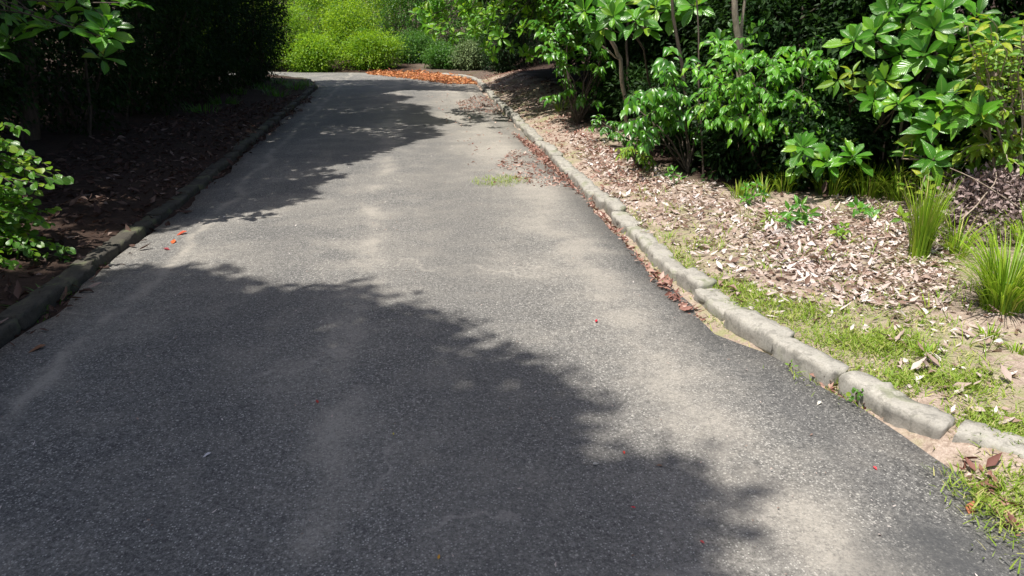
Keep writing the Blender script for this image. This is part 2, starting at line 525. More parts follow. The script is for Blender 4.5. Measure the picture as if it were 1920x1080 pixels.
def soil_mat():
    m, nt, out = new_mat('soil_and_moss')
    tc = nd(nt, 'ShaderNodeTexCoord').outputs['Object']
    sep = nd(nt, 'ShaderNodeSeparateXYZ')
    nt.links.new(tc, sep.inputs[0])
    X, Y = sep.outputs[0], sep.outputs[1]
    n1 = noise(nt, tc, 1.3, 4, 0.6)
    n2 = noise(nt, tc, 14, 5, 0.7)
    n3 = noise(nt, tc, 70, 4, 0.75)
    mixn = math_(nt, 'ADD', math_(nt, 'MULTIPLY', n2, 0.5), math_(nt, 'MULTIPLY', n3, 0.5))
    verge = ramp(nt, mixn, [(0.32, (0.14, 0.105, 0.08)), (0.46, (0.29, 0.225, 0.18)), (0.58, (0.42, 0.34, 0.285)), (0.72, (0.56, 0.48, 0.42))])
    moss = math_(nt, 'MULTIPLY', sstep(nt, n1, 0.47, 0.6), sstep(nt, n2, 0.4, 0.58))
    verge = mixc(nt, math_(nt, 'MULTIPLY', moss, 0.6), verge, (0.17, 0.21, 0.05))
    forest = ramp(nt, mixn, [(0.32, (0.018, 0.012, 0.009)), (0.5, (0.045, 0.028, 0.021)), (0.7, (0.09, 0.06, 0.046))])  # humus tone, deepened to stand in for shade under the thicket
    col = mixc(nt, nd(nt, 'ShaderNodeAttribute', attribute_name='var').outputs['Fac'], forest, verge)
    p = nd(nt, 'ShaderNodeBsdfPrincipled')
    nt.links.new(col, p.inputs['Base Color'])
    p.inputs['Roughness'].default_value = 0.95
    p.inputs['Specular IOR Level'].default_value = 0.2
    b = nd(nt, 'ShaderNodeBump')
    b.inputs['Strength'].default_value = 0.8
    b.inputs['Distance'].default_value = 0.02
    nt.links.new(mixn, b.inputs['Height'])
    nt.links.new(b.outputs[0], p.inputs['Normal'])
    nt.links.new(p.outputs[0], out.inputs['Surface'])
    return m


def kerb_mat(name, a, b_, mossy):
    m, nt, out = new_mat(name)
    tc = nd(nt, 'ShaderNodeNewGeometry').outputs['Position']
    n1 = noise(nt, tc, 5, 4, 0.65)
    n2 = noise(nt, tc, 90, 4, 0.75)
    f = math_(nt, 'ADD', math_(nt, 'MULTIPLY', n1, 0.5), math_(nt, 'MULTIPLY', n2, 0.5))
    c = ramp(nt, f, [(0.33, a), (0.66, b_)])
    oi = nd(nt, 'ShaderNodeObjectInfo')
    c = mixc(nt, math_(nt, 'MULTIPLY', oi.outputs['Random'], 0.35), c, tuple(0.6 * q for q in b_))
    n4 = noise(nt, tc, 17, 5, 0.7)
    c = mixc(nt, math_(nt, 'MULTIPLY', sstep(nt, n4, 0.5, 0.62), 0.55), c, tuple(0.7 * q for q in a))
    c = mixc(nt, math_(nt, 'MULTIPLY', sstep(nt, n1, 0.5, 0.68), mossy), c, (0.12, 0.14, 0.06))
    p = nd(nt, 'ShaderNodeBsdfPrincipled')
    nt.links.new(c, p.inputs['Base Color'])
    p.inputs['Roughness'].default_value = 0.9
    b = nd(nt, 'ShaderNodeBump')
    b.inputs['Strength'].default_value = 0.6
    b.inputs['Distance'].default_value = 0.006
    nt.links.new(f, b.inputs['Height'])
    nt.links.new(b.outputs[0], p.inputs['Normal'])
    nt.links.new(p.outputs[0], out.inputs['Surface'])
    return m


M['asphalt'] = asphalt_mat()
M['soil'] = soil_mat()
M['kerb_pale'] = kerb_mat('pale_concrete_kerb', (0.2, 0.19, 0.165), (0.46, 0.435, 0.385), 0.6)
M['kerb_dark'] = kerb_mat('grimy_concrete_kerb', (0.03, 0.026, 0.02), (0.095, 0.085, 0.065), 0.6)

# ------------------------------------------------------------------ road, ground
LEFT = [(-2.2, -8), (-2.2, 0), (-2.22, 4.2), (-2.2, 6), (-2.12, 7.5), (-2.15, 11), (-2.2, 17), (-2.25, 22.8), (-2.75, 26.3), (-3.9, 28.3), (-7, 29.0), (-14, 28.6), (-24, 27.2)]
RIGHT = [(2.9, -8), (2.35, 0), (2.12, 1.9), (2.15, 2.2), (2.08, 2.75), (1.98, 3.1), (1.79, 3.9), (1.78, 5.2), (1.92, 7.8), (2.08, 13), (2.3, 20), (2.5, 24.4), (2.42, 26.2), (1.6, 28.3), (0.2, 29.9), (-2.2, 30.7), (-7, 32.4), (-14, 33.2), (-24, 33.0)]
ROAD = LEFT + RIGHT[::-1]


def resample(P, n):
    P = np.array(P, float)
    s = np.r_[0, np.cumsum(np.hypot(*np.diff(P, axis=0).T))]
    t = np.linspace(0, s[-1], n)
    return np.stack([np.interp(t, s, P[:, 0]), np.interp(t, s, P[:, 1])], -1)


def road_strip():
    # rows join the two edges; the two edges are sampled by matching stations
    rows = []
    stl = [(0, 0), (7, 22.8), (8, 26.3), (9, 28.3), (10, 29), (12, 27.2)]
    nr = 260
    kl = np.array([0, 1, 2, 3, 4, 5, 6, 7, 8, 9, 10, 11, 12], float)
    kr_st = np.array([-8, 0, 1.9, 2.2, 2.75, 3.1, 3.9, 5.2, 7.8, 13, 20, 24.4, 26.2, 28.3, 30.6, 33.2, 38, 45, 55], float)
    kl_st = np.array([-8, 0, 4.2, 6, 7.5, 11, 17, 22.8, 26.9, 30, 36, 45, 55], float)
    st = np.linspace(-8, 55, 420)
    L, R = np.array(LEFT, float), np.array(RIGHT, float)
    l = np.stack([np.interp(st, kl_st, L[:, 0]), np.interp(st, kl_st, L[:, 1])], -1)
    r = np.stack([np.interp(st, kr_st, R[:, 0]), np.interp(st, kr_st, R[:, 1])], -1)
    # ragged, broken asphalt edge
    rj = (vnoise(st, 0 * st, 2.1, 5) - 0.5) * 0.09 + (vnoise(st, 0 * st, 8, 6) - 0.5) * 0.05
    lj = (vnoise(st, 0 * st, 1.7, 7) - 0.5) * 0.10 + (vnoise(st, 0 * st, 8, 8) - 0.5) * 0.05
    r[:, 0] += rj
    l[:, 0] += lj
    m = 15
    t = np.linspace(0, 1, m)
    P = l[:, None] * (1 - t)[None, :, None] + r[:, None] * t[None, :, None]
    z = 0.028 * (1 - (2 * t - 1) ** 2)[None, :] - 0.0
    V = np.concatenate([P, np.broadcast_to(z, P.shape[:2])[..., None]], -1)
    # thin broken lip at the edges
    skirtL, skirtR = V[:, :1].copy(), V[:, -1:].copy()
    skirtL[..., 2] = skirtR[..., 2] = -0.05
    skirtL[..., 0] -= 0.012
    skirtR[..., 0] += 0.012
    V = np.concatenate([skirtL, V, skirtR], 1)
    n, m = V.shape[:2]
    i, j = np.meshgrid(np.arange(n - 1), np.arange(m - 1), indexing='ij')
    q = np.stack([i * m + j, i * m + j + 1, (i + 1) * m + j + 1, (i + 1) * m + j], -1).reshape(-1, 4)
    b = Buf()
    b.add(V.reshape(-1, 3), f4=q)
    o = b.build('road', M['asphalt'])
    o['kind'] = 'structure'
    o['label'] = 'weathered grey asphalt lane with dusty streaks curving left at the end'
    return o


road_strip()


def ground_h(P):
    P = np.asarray(P, float).reshape(-1, 2)
    x, y = P[:, 0], P[:, 1]
    d = polydist(P, ROAD)
    k = np.clip((d - 0.02) / 0.25, 0, 1)
    k = k * k * (3 - 2 * k)
    h = -0.035 + k * 0.095
    dd = np.clip(d - 0.25, 0, None)
    rightside = x > 0
    h = h + np.where(rightside, 0.05, 0.07) * np.clip(dd, 0, 4)
    h = h + np.where(rightside, 0.16, 0.14) * np.clip(dd - 3.2, 0, 30)
    # the bank on the right swells further up the lane
    h = h + np.clip((y - 10) / 6, 0, 1) * np.clip((27 - y) / 3, 0, 1) * np.clip(dd, 0, 1.2) * 0.22 * rightside
    bump = (vnoise(x, y, 1.1, 1) - 0.5) * 0.07 + (vnoise(x, y, 3.7, 2) - 0.5) * 0.04 + (vnoise(x, y, 11, 3) - 0.5) * 0.02
    return h + bump * np.clip(dd / 0.4, 0.0, 1)


def gh(x, y):
    return float(ground_h([[x, y]])[0])


def on(u, v, dz=0.0):
    """ground point seen at a pixel of the right verge (height solved by iteration)"""
    z = 0.15
    for _ in range(6):
        p = bp(u, v, z)
        z = gh(*p)
    return np.array([p[0], p[1], z + dz])


_fr = np.array([on(u, v)[:2] for u, v in ((1920, 400), (1800, 380), (1700, 374), (1500, 362), (1330, 352), (1240, 325), (1150, 262), (1075, 222))])
_fr = np.concatenate([[[6.3, 0.0]], _fr, [[3.75, 19.0], [3.6, 24.0], [3.9, 27.0], [4.2, 40.0]]])
_fr = _fr[np.argsort(_fr[:, 1])]


def xfront(y):
    """where the right-hand thicket begins"""
    return np.interp(y, _fr[:, 1], _fr[:, 0])


def ground():
    def axis(segs):
        return np.unique(np.concatenate([np.arange(a, b, s) for a, b, s in segs]))
    xs = axis([(-160, -20, 14), (-20, -8, 1.0), (-8, -3, 0.2), (-3, 5.5, 0.07), (5.5, 9, 0.25), (9, 20, 1.0), (20, 161, 14)])
    ys = axis([(-60, -6, 6), (-6, 1, 0.5), (1, 8, 0.07), (8, 16, 0.14), (16, 34, 0.25), (34, 50, 1.0), (50, 221, 12)])
    X, Y = np.meshgrid(xs, ys, indexing='ij')
    P = np.stack([X.ravel(), Y.ravel()], -1)
    h = np.empty(len(P))
    for a in range(0, len(P), 40000):
        h[a:a + 40000] = ground_h(P[a:a + 40000])
    h = np.minimum(h, 6.0)
    n, m = X.shape
    i, j = np.meshgrid(np.arange(n - 1), np.arange(m - 1), indexing='ij')
    q = np.stack([i * m + j, (i + 1) * m + j, (i + 1) * m + j + 1, i * m + j + 1], -1).reshape(-1, 4)
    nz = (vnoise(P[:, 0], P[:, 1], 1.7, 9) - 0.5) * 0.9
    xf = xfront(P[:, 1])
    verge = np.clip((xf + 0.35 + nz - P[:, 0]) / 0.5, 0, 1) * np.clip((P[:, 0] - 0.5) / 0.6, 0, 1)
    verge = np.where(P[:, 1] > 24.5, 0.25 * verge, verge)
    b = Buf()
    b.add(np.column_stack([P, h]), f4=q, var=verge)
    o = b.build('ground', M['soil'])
    o['kind'] = 'structure'
    o['label'] = 'bare earth verge and forest floor on both sides of the lane'


ground()

# ------------------------------------------------------------------ kerbs of single stones
def stone_mesh(name, mat, rng):
    nx, ny, nz = 8, 4, 4
    b = Buf()
    faces, verts, idx = [], [], {}

    def vid(p):
        k = tuple(np.round(p, 4))
        if k not in idx:
            idx[k] = len(verts)
            verts.append(p)
        return idx[k]
    U = lambda n: np.linspace(-1, 1, n + 1)
    for ax, (n1, n2) in enumerate(((ny, nz), (nx, nz), (nx, ny))):
        for sgn in (-1, 1):
            a, c = U(n1), U(n2)
            for i in range(n1):
                for j in range(n2):
                    quad = []
                    for (di, dj) in ((0, 0), (1, 0), (1, 1), (0, 1)):
                        p = np.zeros(3)
                        o = [k for k in range(3) if k != ax]
                        p[ax], p[o[0]], p[o[1]] = sgn, a[i + di], c[j + dj]
                        quad.append(vid(p))
                    if (sgn > 0) == (ax == 1):
                        quad = quad[::-1]
                    faces.append(quad)
    V = np.array(verts)
    r = np.array([0.95, 0.84, 0.84])
    q = V.copy()
    for k in range(3):
        e = np.clip(np.abs(V[:, k]) - r[k], 0, None)
    inner = np.clip(V, -r, r)
    off = V - inner
    ln = np.linalg.norm(off / (1 - r), axis=1, keepdims=True)
    V = inner + off / np.maximum(ln, 1.0)
    V *= np.array([0.5, 0.5, 0.5])
    V[:, 1] += np.where(V[:, 2] > 0, 0.06 * V[:, 2], 0)
    V += rng.normal(size=V.shape) * np.array([0.01, 0.03, 0.032])
    b.add(V, f4=np.array(faces))
    return b.mesh(name, mat, True)


def kerb(name, path, mat, label, rng, lo, hi, w, h, wonk):
    P = np.array(path, float)
    root = thing(name, (P[0][0], P[0][1], 0), label, 'kerb')
    meshes = [stone_mesh('kerb_stone', mat, rng) for _ in range(8)]
    s = np.r_[0, np.cumsum(np.hypot(*np.diff(P, axis=0).T))]
    pos = 0.0
    k = 0
    while pos < s[-1] - 0.1:
        ln = rng.uniform(lo, hi)
        a = np.array([np.interp(pos, s, P[:, 0]), np.interp(pos, s, P[:, 1])])
        e = np.array([np.interp(pos + ln, s, P[:, 0]), np.interp(pos + ln, s, P[:, 1])])
        mid = (a + e) / 2 + rng.normal(size=2) * 0.006 * wonk
        ang = math.atan2(*(e - a)[::-1]) + rng.normal() * 0.025 * wonk
        o = bpy.data.objects.new('kerb_stone', meshes[k % 8])
        hh = h * rng.uniform(0.9, 1.1)
        o.location = (mid[0], mid[1], hh / 2 - 0.052 + rng.normal() * 0.006 * wonk)
        o.rotation_euler = (rng.normal() * 0.03 * wonk, rng.normal() * 0.015 * wonk, ang + (PI if k % 2 else 0))
        o.scale = (ln - rng.uniform(0.008, 0.03), w * rng.uniform(0.9, 1.1), hh)
        o.parent = root
        o.matrix_parent_inverse = Matrix.Translation(-root.location)
        COL.objects.link(o)
        pos += ln
        k += 1
    return root


kr = [bp(u, v, 0.09) for u, v in ((1985, 868), (1900, 835), (1807, 809), (1700, 760), (1629, 733), (1549, 689), (1451, 640), (1360, 578), (1240, 487), (1192, 435), (1069, 325))]
kr = [(3.45, 1.75)] + [(p[0] + 0.075, p[1]) for p in kr] + [(2.13, 11), (2.24, 14), (2.42, 19), (2.66, 24.2), (2.6, 26.3), (1.75, 28.5)]
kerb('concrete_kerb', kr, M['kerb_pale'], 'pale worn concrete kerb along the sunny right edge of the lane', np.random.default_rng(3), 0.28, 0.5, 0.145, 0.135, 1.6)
kl = [(-2.36, 1.0), (-2.36, 4.2), (-2.34, 6), (-2.27, 7.5), (-2.3, 11), (-2.35, 17), (-2.4, 22.6), (-2.9, 26.2), (-4.0, 28.0)]
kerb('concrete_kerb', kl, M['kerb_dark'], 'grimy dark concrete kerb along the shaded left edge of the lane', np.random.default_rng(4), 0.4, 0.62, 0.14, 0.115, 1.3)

# ------------------------------------------------------------------ where the lane lies in sun and in shade
up_px = [(300, 428), (354, 417), (446, 401), (533, 388), (600, 363), (570, 355), (654, 330), (579, 320), (667, 305), (717, 284), (771, 267), (833, 255), (800, 240), (854, 230), (800, 220), (796, 201), (737, 195), (771, 184), (717, 176), (760, 170), (960, 174), (980, 160), (760, 151), (610, 152)]
lo_px = [(161, 530), (250, 505), (390, 517), (445, 547), (500, 563), (555, 557), (695, 555), (722, 580), (822, 600), (870, 625), (850, 672), (911, 675), (983, 686), (1039, 724), (1094, 774), (1078, 797), (1033, 824), (1067, 869), (1133, 919), (1244, 880), (1311, 891), (1317, 924), (1278, 980), (1261, 1036), (1283, 1080)]
SH_UP = [tuple(bp(*p)) for p in up_px] + [(-2.4, 25.6), (-2.4, 6.9)]
SH_LO = [tuple(bp(*p)) for p in lo_px] + [(1.0, -3.0), (-2.4, -3.0), (-2.4, 4.9)]


def keep_canopy(P, rng, jitter=0.05):
    """canopy leaves stay only where the sun leaves no patch of light below them"""
    t = P[:, 2] / TO_SUN[2]
    g = P[:, :2] - t[:, None] * TO_SUN[:2]
    g = g + rng.normal(size=g.shape) * np.where(g[:, 1:2] < 5.5, 2.2 * jitter, jitter)
    x, y = g[:, 0], g[:, 1]
    shade = inpoly(g, SH_UP) | inpoly(g, SH_LO)
    left = x < -2.1
    shrub = ((x > -3.5) & (x < -2.05) & (y > 5.3) & (y < 6.6)) | ((x > -4.2) & (x < -2.5) & (y > 6.6) & (y < 7.7) & (vnoise(x, y, 4.0, 77) > 0.45))
    behind = y < 0.8
    ok = shade | (left & ~shrub) | (behind & (x < 1.2))
    ok &= ~((y > 26.0) & (x > -5.5))
    # small openings between the clumps
    hole = vnoise(x, y, 2.6, 21) * 0.6 + vnoise(x, y, 6.3, 22) * 0.4
    ok &= ~((hole > 0.72) & (rng.random(len(x)) < 0.8) & (x > -2.3) & (y > 6.5))
    return ok


def keep_right(P, rng):
    """right-hand crowns are cut by where their shadow lands: thicket and far bank"""
    t = (P[:, 2] - 0.3) / TO_SUN[2]
    g = P[:, :2] - t[:, None] * TO_SUN[:2]
    x, y = g[:, 0], g[:, 1]
    edge = xfront(y) + 0.32 + (vnoise(y, x, 1.3, 41) - 0.5) * 0.7 - 1.5 * np.clip((y - 12.5) / 2, 0, 1) * np.clip((24 - y) / 2, 0, 1) * (vnoise(y, 0 * y, 0.45, 43) > 0.33)
    return (x > edge) & ~((y > 24.5) & (x < 4.5))


# ------------------------------------------------------------------ plant builders
def foliage_points(center, radii, nclump, per, rng, spread, zmin=-9, shell=0.35):
    d = rdir(nclump, rng)
    r = rng.random(nclump) ** (1 / 3.0) * (1 - shell) + shell * rng.random(nclump) ** 0.15
    c = np.asarray(center) + d * np.minimum(r, 1)[:, None] * np.asarray(radii)
    c = c[c[:, 2] > zmin]
    sp = spread * rng.uniform(0.6, 1.3, size=(len(c), 1, 1))
    off = rng.normal(size=(len(c), per, 3)) * sp * np.array([1, 1, 0.7])
    P = (c[:, None] + off).reshape(-1, 3)
    outd = unit((P - np.repeat(c, per, 0)) + 0.4 * np.repeat(unit(c - np.asarray(center)), per, 0) * spread)
    cv = np.repeat(rng.random(len(c)), per)
    return P, outd, cv


def foliage(buf, P, outd, cv, rng, size, tm=T_KITE, droop=0.35, up=0.9):
    n = len(P)
    d = unit(outd + 0.7 * rdir(n, rng) + np.array([0, 0, -droop]))
    nr = unit(rdir(n, rng) * 0.75 + np.array([0, 0, up]) + 0.35 * TO_SUN)
    sz = size * rng.uniform(0.65, 1.3, n)
    scatter(buf, tm, P, d, nr, sz, np.clip(0.55 * cv + 0.45 * rng.random(n), 0, 0.999))


def limb_path(a, b, rng, n=6, bow=0.12, sag=0.0):
    a, b = np.asarray(a, float), np.asarray(b, float)
    t = np.linspace(0, 1, n)[:, None]
    L = np.linalg.norm(b - a)
    w = rng.normal(size=(1, 3)) * bow * L
    return a + (b - a) * t + np.sin(t * PI) * w + rng.normal(size=(n, 3)) * 0.015 * L * np.sin(t * PI) + np.array([0, 0, 1]) * sag * L * np.sin(t * PI)


def tree(name, x, y, label, cat, group, rng, crown_c, crown_r, nclump, per, leaf, mat, trunk_r=0.13, cull=False, zmin=1.6, bark='bark', spread=0.42, lean=None, up=0.9):
    z0 = gh(x, y)
    root = thing(name, (x, y, z0), label, cat, group)
    c, r = np.asarray(crown_c, float), np.asarray(crown_r, float)
    tb = Buf()
    top = c + np.array([0, 0, 0.2 * r[2]])
    tp = limb_path((x, y, z0 - 0.15), top, rng, 9, 0.04)
    tb.tube(tp, np.linspace(trunk_r, trunk_r * 0.35, 9), 8)
    for k in range(7):
        i = rng.integers(4, 8)
        e = c + rdir(1, rng)[0] * r * 0.75
        lp = limb_path(tp[i], e, rng, 6, 0.08)
        if cull is not False and not cull(lp, rng).all():
            continue
        tb.tube(lp, np.linspace(trunk_r * 0.45, 0.012, 6), 5)
    tb.build('trunk', M[bark], root)
    P, od, cv = foliage_points(c, r, nclump, per, rng, spread, zmin)
    if cull:
        k = cull(P, rng)
        P, od, cv = P[k], od[k], cv[k]
    b = Buf()
    foliage(b, P, od, cv, rng, leaf, T_KITE2, up=up)
    b.build('crown', M[mat], root, smooth=False, kind='stuff')
    return root


def bush(name, x, y, label, cat, group, rng, r, h, nclump, per, leaf, mat, nst=6, spread=0.16, zmin=None, tm=T_KITE, bark='bark', zc=0.55, droop=0.35):
    z0 = gh(x, y)
    root = thing(name, (x, y, z0), label, cat, group)
    c = np.array([x, y, z0 + h * zc])
    rad = np.array([r[0], r[1], h * 0.52])
    st = Buf()
    for k in range(nst):
        e = c + rdir(1, rng)[0] * rad * 0.8
        e[2] = max(e[2], z0 + 0.35 * h)
        b0 = np.array([x, y, z0 - 0.05]) + np.r_[rng.normal(size=2) * 0.12 * min(r), 0]
        st.tube(limb_path(b0, e, rng, 6, 0.1, 0.08), np.linspace(0.022, 0.006, 6) * (0.6 + 0.35 * h), 5)
    st.build('stem', M[bark], root)
    P, od, cv = foliage_points(c, rad, nclump, per, rng, spread, -9)
    g = ground_h(P[:, :2])
    k = P[:, 2] > g + 0.02 if zmin is None else P[:, 2] > zmin
    b = Buf()
    foliage(b, P[k], od[k], cv[k], rng, leaf, T_KITE2 if mat in ('dark', 'far_green') else tm, droop)
    b.build('foliage', M[mat], root, smooth=False, kind='stuff')
    return root


# ------------------------------------------------------------------ tall trees on the left: they shade the lane
rl = np.random.default_rng(101)
left_trees = [(-5.2, -2.2, 9.6), (-5.4, 1.0, 9.6), (-6.2, 4.6, 7.0), (-5.4, 7.6, 6.6), (-5.0, 11.0, 7.2), (-5.0, 14.6, 7.4), (-5.0, 18.0, 7.6), (-5.6, 21.2, 7.2), (-9.0, 8.8, 7), (-9.0, 15.0, 7), (-9.0, 2.4, 7.0)]
left_lab = ['tall broad tree left behind the viewer shading the near asphalt', 'tall tree on the left beside the viewer shading the near asphalt',
            'dark tree behind the small round-leaved shrub at the left edge', 'dark tree above the sunlit patch at the left kerb',
            'second dark tree up the left kerb beyond the sunlit patch', 'third dark tree up the left kerb beyond the sunlit patch',
            'fourth dark tree up the left kerb, before the bend', 'dark tree nearest the bend on the left of the lane',
            'dark tree deep in the left thicket, nearer of the back row', 'dark tree deep in the left thicket, farthest of the back row', 'dark tree at the back of the left thicket nearest the viewer']
for (x, y, zc), lb in zip(left_trees, left_lab):
    near = y < 3 and x > -8
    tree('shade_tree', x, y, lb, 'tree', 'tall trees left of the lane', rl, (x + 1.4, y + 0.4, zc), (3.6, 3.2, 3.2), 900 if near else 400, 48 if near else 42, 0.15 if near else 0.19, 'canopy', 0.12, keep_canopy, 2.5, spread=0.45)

# ------------------------------------------------------------------ tall trees on the right behind the shrubs
rr = np.random.default_rng(202)
right_trees = [(8.4, 4.6), (7.6, 7.4), (6.9, 10.2), (6.4, 13.4), (6.0, 16.8), (5.8, 20.0), (5.8, 23.4), (10.4, 9.0), (9.8, 14.0), (9.2, 19.4)]
right_lab = ['dark tree behind the yellow-green shrub at the right edge', 'dark tree behind the large-leaved shrubs on the right', 'dark tree behind the pointed-leaved shrub on the right',
             'dark tree beside the leaning pale stem on the right', 'dark tree behind the branches that overhang the lane', 'second dark tree beyond the branches overhanging the lane', 'dark tree nearest the bend on the right of the lane',
             'dark tree in the back row on the right, nearest of three', 'dark tree in the back row on the right, middle of three', 'dark tree in the back row on the right, farthest of three']
for (x, y), lb in zip(right_trees, right_lab):
    tree('shade_tree', x, y, lb, 'tree', 'tall trees right of the lane', rr, (x + 0.1 - (1.5 if y > 13 and x < 7 else 0), y, 4.6), (3.6 if y > 13 else 3.2, 2.8, 2.6), 560, 38, 0.2, 'canopy', 0.1, keep_right, 2.25, spread=0.45)

# ------------------------------------------------------------------ dark thickets on both sides
rt = np.random.default_rng(303)
lt = [(-6.0, 3.2, 1.2, 2.6), (-6.0, 6.4, 1.5, 2.8), (-5.2, 9.2, 1.3, 3.0), (-4.8, 11.8, 1.3, 3.0), (-4.5, 14.4, 1.2, 3.2), (-4.3, 17.0, 1.2, 3.2), (-4.1, 19.5, 1.1, 3.3), (-4.0, 21.9, 1.0, 3.3), (-4.2, 24.2, 1.0, 3.4), (-7.2, 9.8, 1.8, 3.6), (-6.8, 15.0, 1.8, 3.6), (-6.4, 20.0, 1.8, 3.6), (-8.2, 4.6, 1.6, 3.2), (-6.2, 25.0, 1.4, 3.4), (-9.6, 7.4, 1.8, 3.6), (-9.4, 12.4, 2, 3.6), (-9, 18, 2, 3.8), (-8.8, 23.5, 2, 3.8)]
ordn = ['nearest', 'second', 'third', 'fourth', 'fifth', 'sixth', 'seventh', 'eighth', 'ninth']
for i, (x, y, r, h) in enumerate(lt):
    lb = f'dark dense shrub in the left thicket, {ordn[i]} from the viewer along the kerb' if i < 9 else 'dark dense shrub in the second row of the left thicket, ' + ['level with the sunlit patch', 'midway up the lane', 'towards the bend', 'at the left edge', 'beside the bend', 'deepest at the left edge', 'deepest midway up the lane', 'deepest towards the bend', 'deepest beside the bend'][i - 9]
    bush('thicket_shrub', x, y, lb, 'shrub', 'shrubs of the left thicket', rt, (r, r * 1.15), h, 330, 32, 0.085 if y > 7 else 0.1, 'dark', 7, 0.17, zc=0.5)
rtk = [(xfront(y) + 1.65 + 0.15 * (k % 3), y, 0.85, 2.35 + 0.03 * y) for k, y in enumerate((4.6, 5.9, 7.1, 8.2, 9.4, 10.7, 12.1, 13.7, 15.4, 17.2, 19.1, 21.1, 23.2))]
rtk += [(xfront(y) + 3.4, y, 1.5, 3.3) for y in (5.5, 8.0, 10.6, 13.4, 16.4, 19.6, 23.0)]
ordn += ['tenth', 'eleventh', 'twelfth', 'thirteenth']
for i, (x, y, r, h) in enumerate(rtk):
    lb = f'dark dense shrub behind the right verge, {ordn[i]} from the viewer' if i < 13 else f'dark dense shrub in the second row of the right thicket, {ordn[i - 13]} from the viewer'
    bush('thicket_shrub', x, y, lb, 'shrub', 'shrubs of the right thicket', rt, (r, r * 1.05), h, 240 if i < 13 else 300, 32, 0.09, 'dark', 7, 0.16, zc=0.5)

for k, y in enumerate((6.2, 7.0, 7.7, 8.5, 9.3, 10.2, 11.2, 12.3)):  # added dark shrubs, standing in for the black shade behind the stems
    bush('filler_shrub', xfront(y) + 0.8, y, f'added dark filler shrub at the foot of the right thicket, {ordn[k]} from the viewer', 'shrub', 'dark filler shrubs at the foot of the right thicket', rt, (0.5, 0.5), 1.0, 110, 28, 0.085, 'dark', 5, 0.12, zc=0.48)

# ------------------------------------------------------------------ sunny bushes and trees beyond the bend
rf = np.random.default_rng(404)
far = [
    (-4.6, 32.2, (1.3, 0.9), 2.7, 'far', 'tall yellow-green bush at the left end of the bend'),
    (-3.2, 31.2, (0.8, 0.5), 1.3, 'far', 'low bright yellow-green bush at the left end of the bend'),
    (-1.7, 32.6, (1.1, 0.9), 2.7, 'far', 'feathery yellow-green bush beyond the bend, tallest in the middle'),
    (-0.9, 31.3, (1.0, 0.6), 1.35, 'far', 'yellow-green bush at the roadside in the middle of the bend'),
    (0.9, 33.4, (1.2, 0.8), 1.3, 'far_green', 'shaded green bush in the hollow beyond the bend'),
    (2.0, 30.6, (0.8, 0.55), 0.85, 'far_green', 'low fresh green bush beyond the orange leaf litter'),
    (3.0, 29.6, (0.6, 0.5), 1.0, 'grey_green', 'rounded grey-green bush at the right end of the bend'),
    (3.9, 31.4, (1.0, 0.8), 2.0, 'far_green', 'darker green bush behind the rounded grey-green bush'),
    (-6.4, 33.0, (1.6, 1.2), 3.0, 'far', 'yellow-green bush half hidden by the left thicket'),
    (3.8, 28.2, (0.6, 0.6), 1.9, 'dark', 'dark bush at the inner right corner of the bend'),
    (3.9, 26.4, (0.65, 0.7), 2.2, 'dark', 'dark bush on the bank just before the bend'),
    (0.6, 35.6, (1.5, 1.0), 3.2, 'far_green', 'green bush behind the hollow beyond the bend'),
    (2.9, 35.0, (1.4, 1.0), 3.2, 'far_green', 'green bush behind the low bushes at the right of the bend'),
    (-2.9, 35.4, (1.5, 1.0), 3.4, 'far', 'tall yellow-green bush in the row behind the feathery one'),
    (5.6, 34.0, (1.5, 1.1), 3.4, 'dark', 'dark tall bush farthest right beyond the bend'),
    (5.2, 29.4, (1.1, 1.1), 2.8, 'dark', 'dark tall bush behind the right corner of the bend'),
]
for i, (x, y, r, h, mt, lb) in enumerate(far):
    yel = mt == 'far'
    bush('roadside_bush', x, y, lb, 'bush', 'bushes beyond the bend', rf, r, h, int((90 if yel else 150) + 120 * r[0]), 46 if yel else 30, 0.085, mt, 8, 0.25 if yel else 0.16, zc=0.5, droop=0.1 if yel else 0.35)
ft = [(-4.8, 37.5, 4.2, 3.0, 'far'), (-1.6, 38.6, 3.4, 2.2, 'far'), (1.6, 37.2, 4.3, 2.4, 'far_green'), (4.6, 37.0, 4.2, 2.8, 'canopy'), (-9, 37, 4.2, 3.2, 'far'), (-3.0, 43, 4.0, 3.0, 'far_green'), (0.9, 43.5, 4.6, 3.2, 'far_green'), (5.6, 43, 5, 3.6, 'canopy'), (8.6, 30, 4.6, 3.2, 'canopy'), (-9.5, 43, 5, 4, 'far_green')]
fl = ['yellow-green tree beyond the left end of the bend', 'slender yellow-green tree beyond the middle of the bend', 'green tree over the dark hollow beyond the bend', 'dark tree beyond the right end of the bend', 'yellow-green tree behind the left thicket beyond the bend', 'distant green tree beyond the bend, left of the sky gap', 'distant green tree beyond the bend, right of the sky gap', 'distant dark tree beyond the right end of the bend', 'dark tree on the bank right of the bend', 'distant green tree behind the left thicket']
for (x, y, zc, r, mt), lb in zip(ft, fl):
    tree('roadside_tree', x, y, lb, 'tree', 'trees beyond the bend', rf, (x, y, zc), (r, r, r * 0.95), 230, 32, 0.15, mt, 0.12, False, 0.9, spread=0.4)

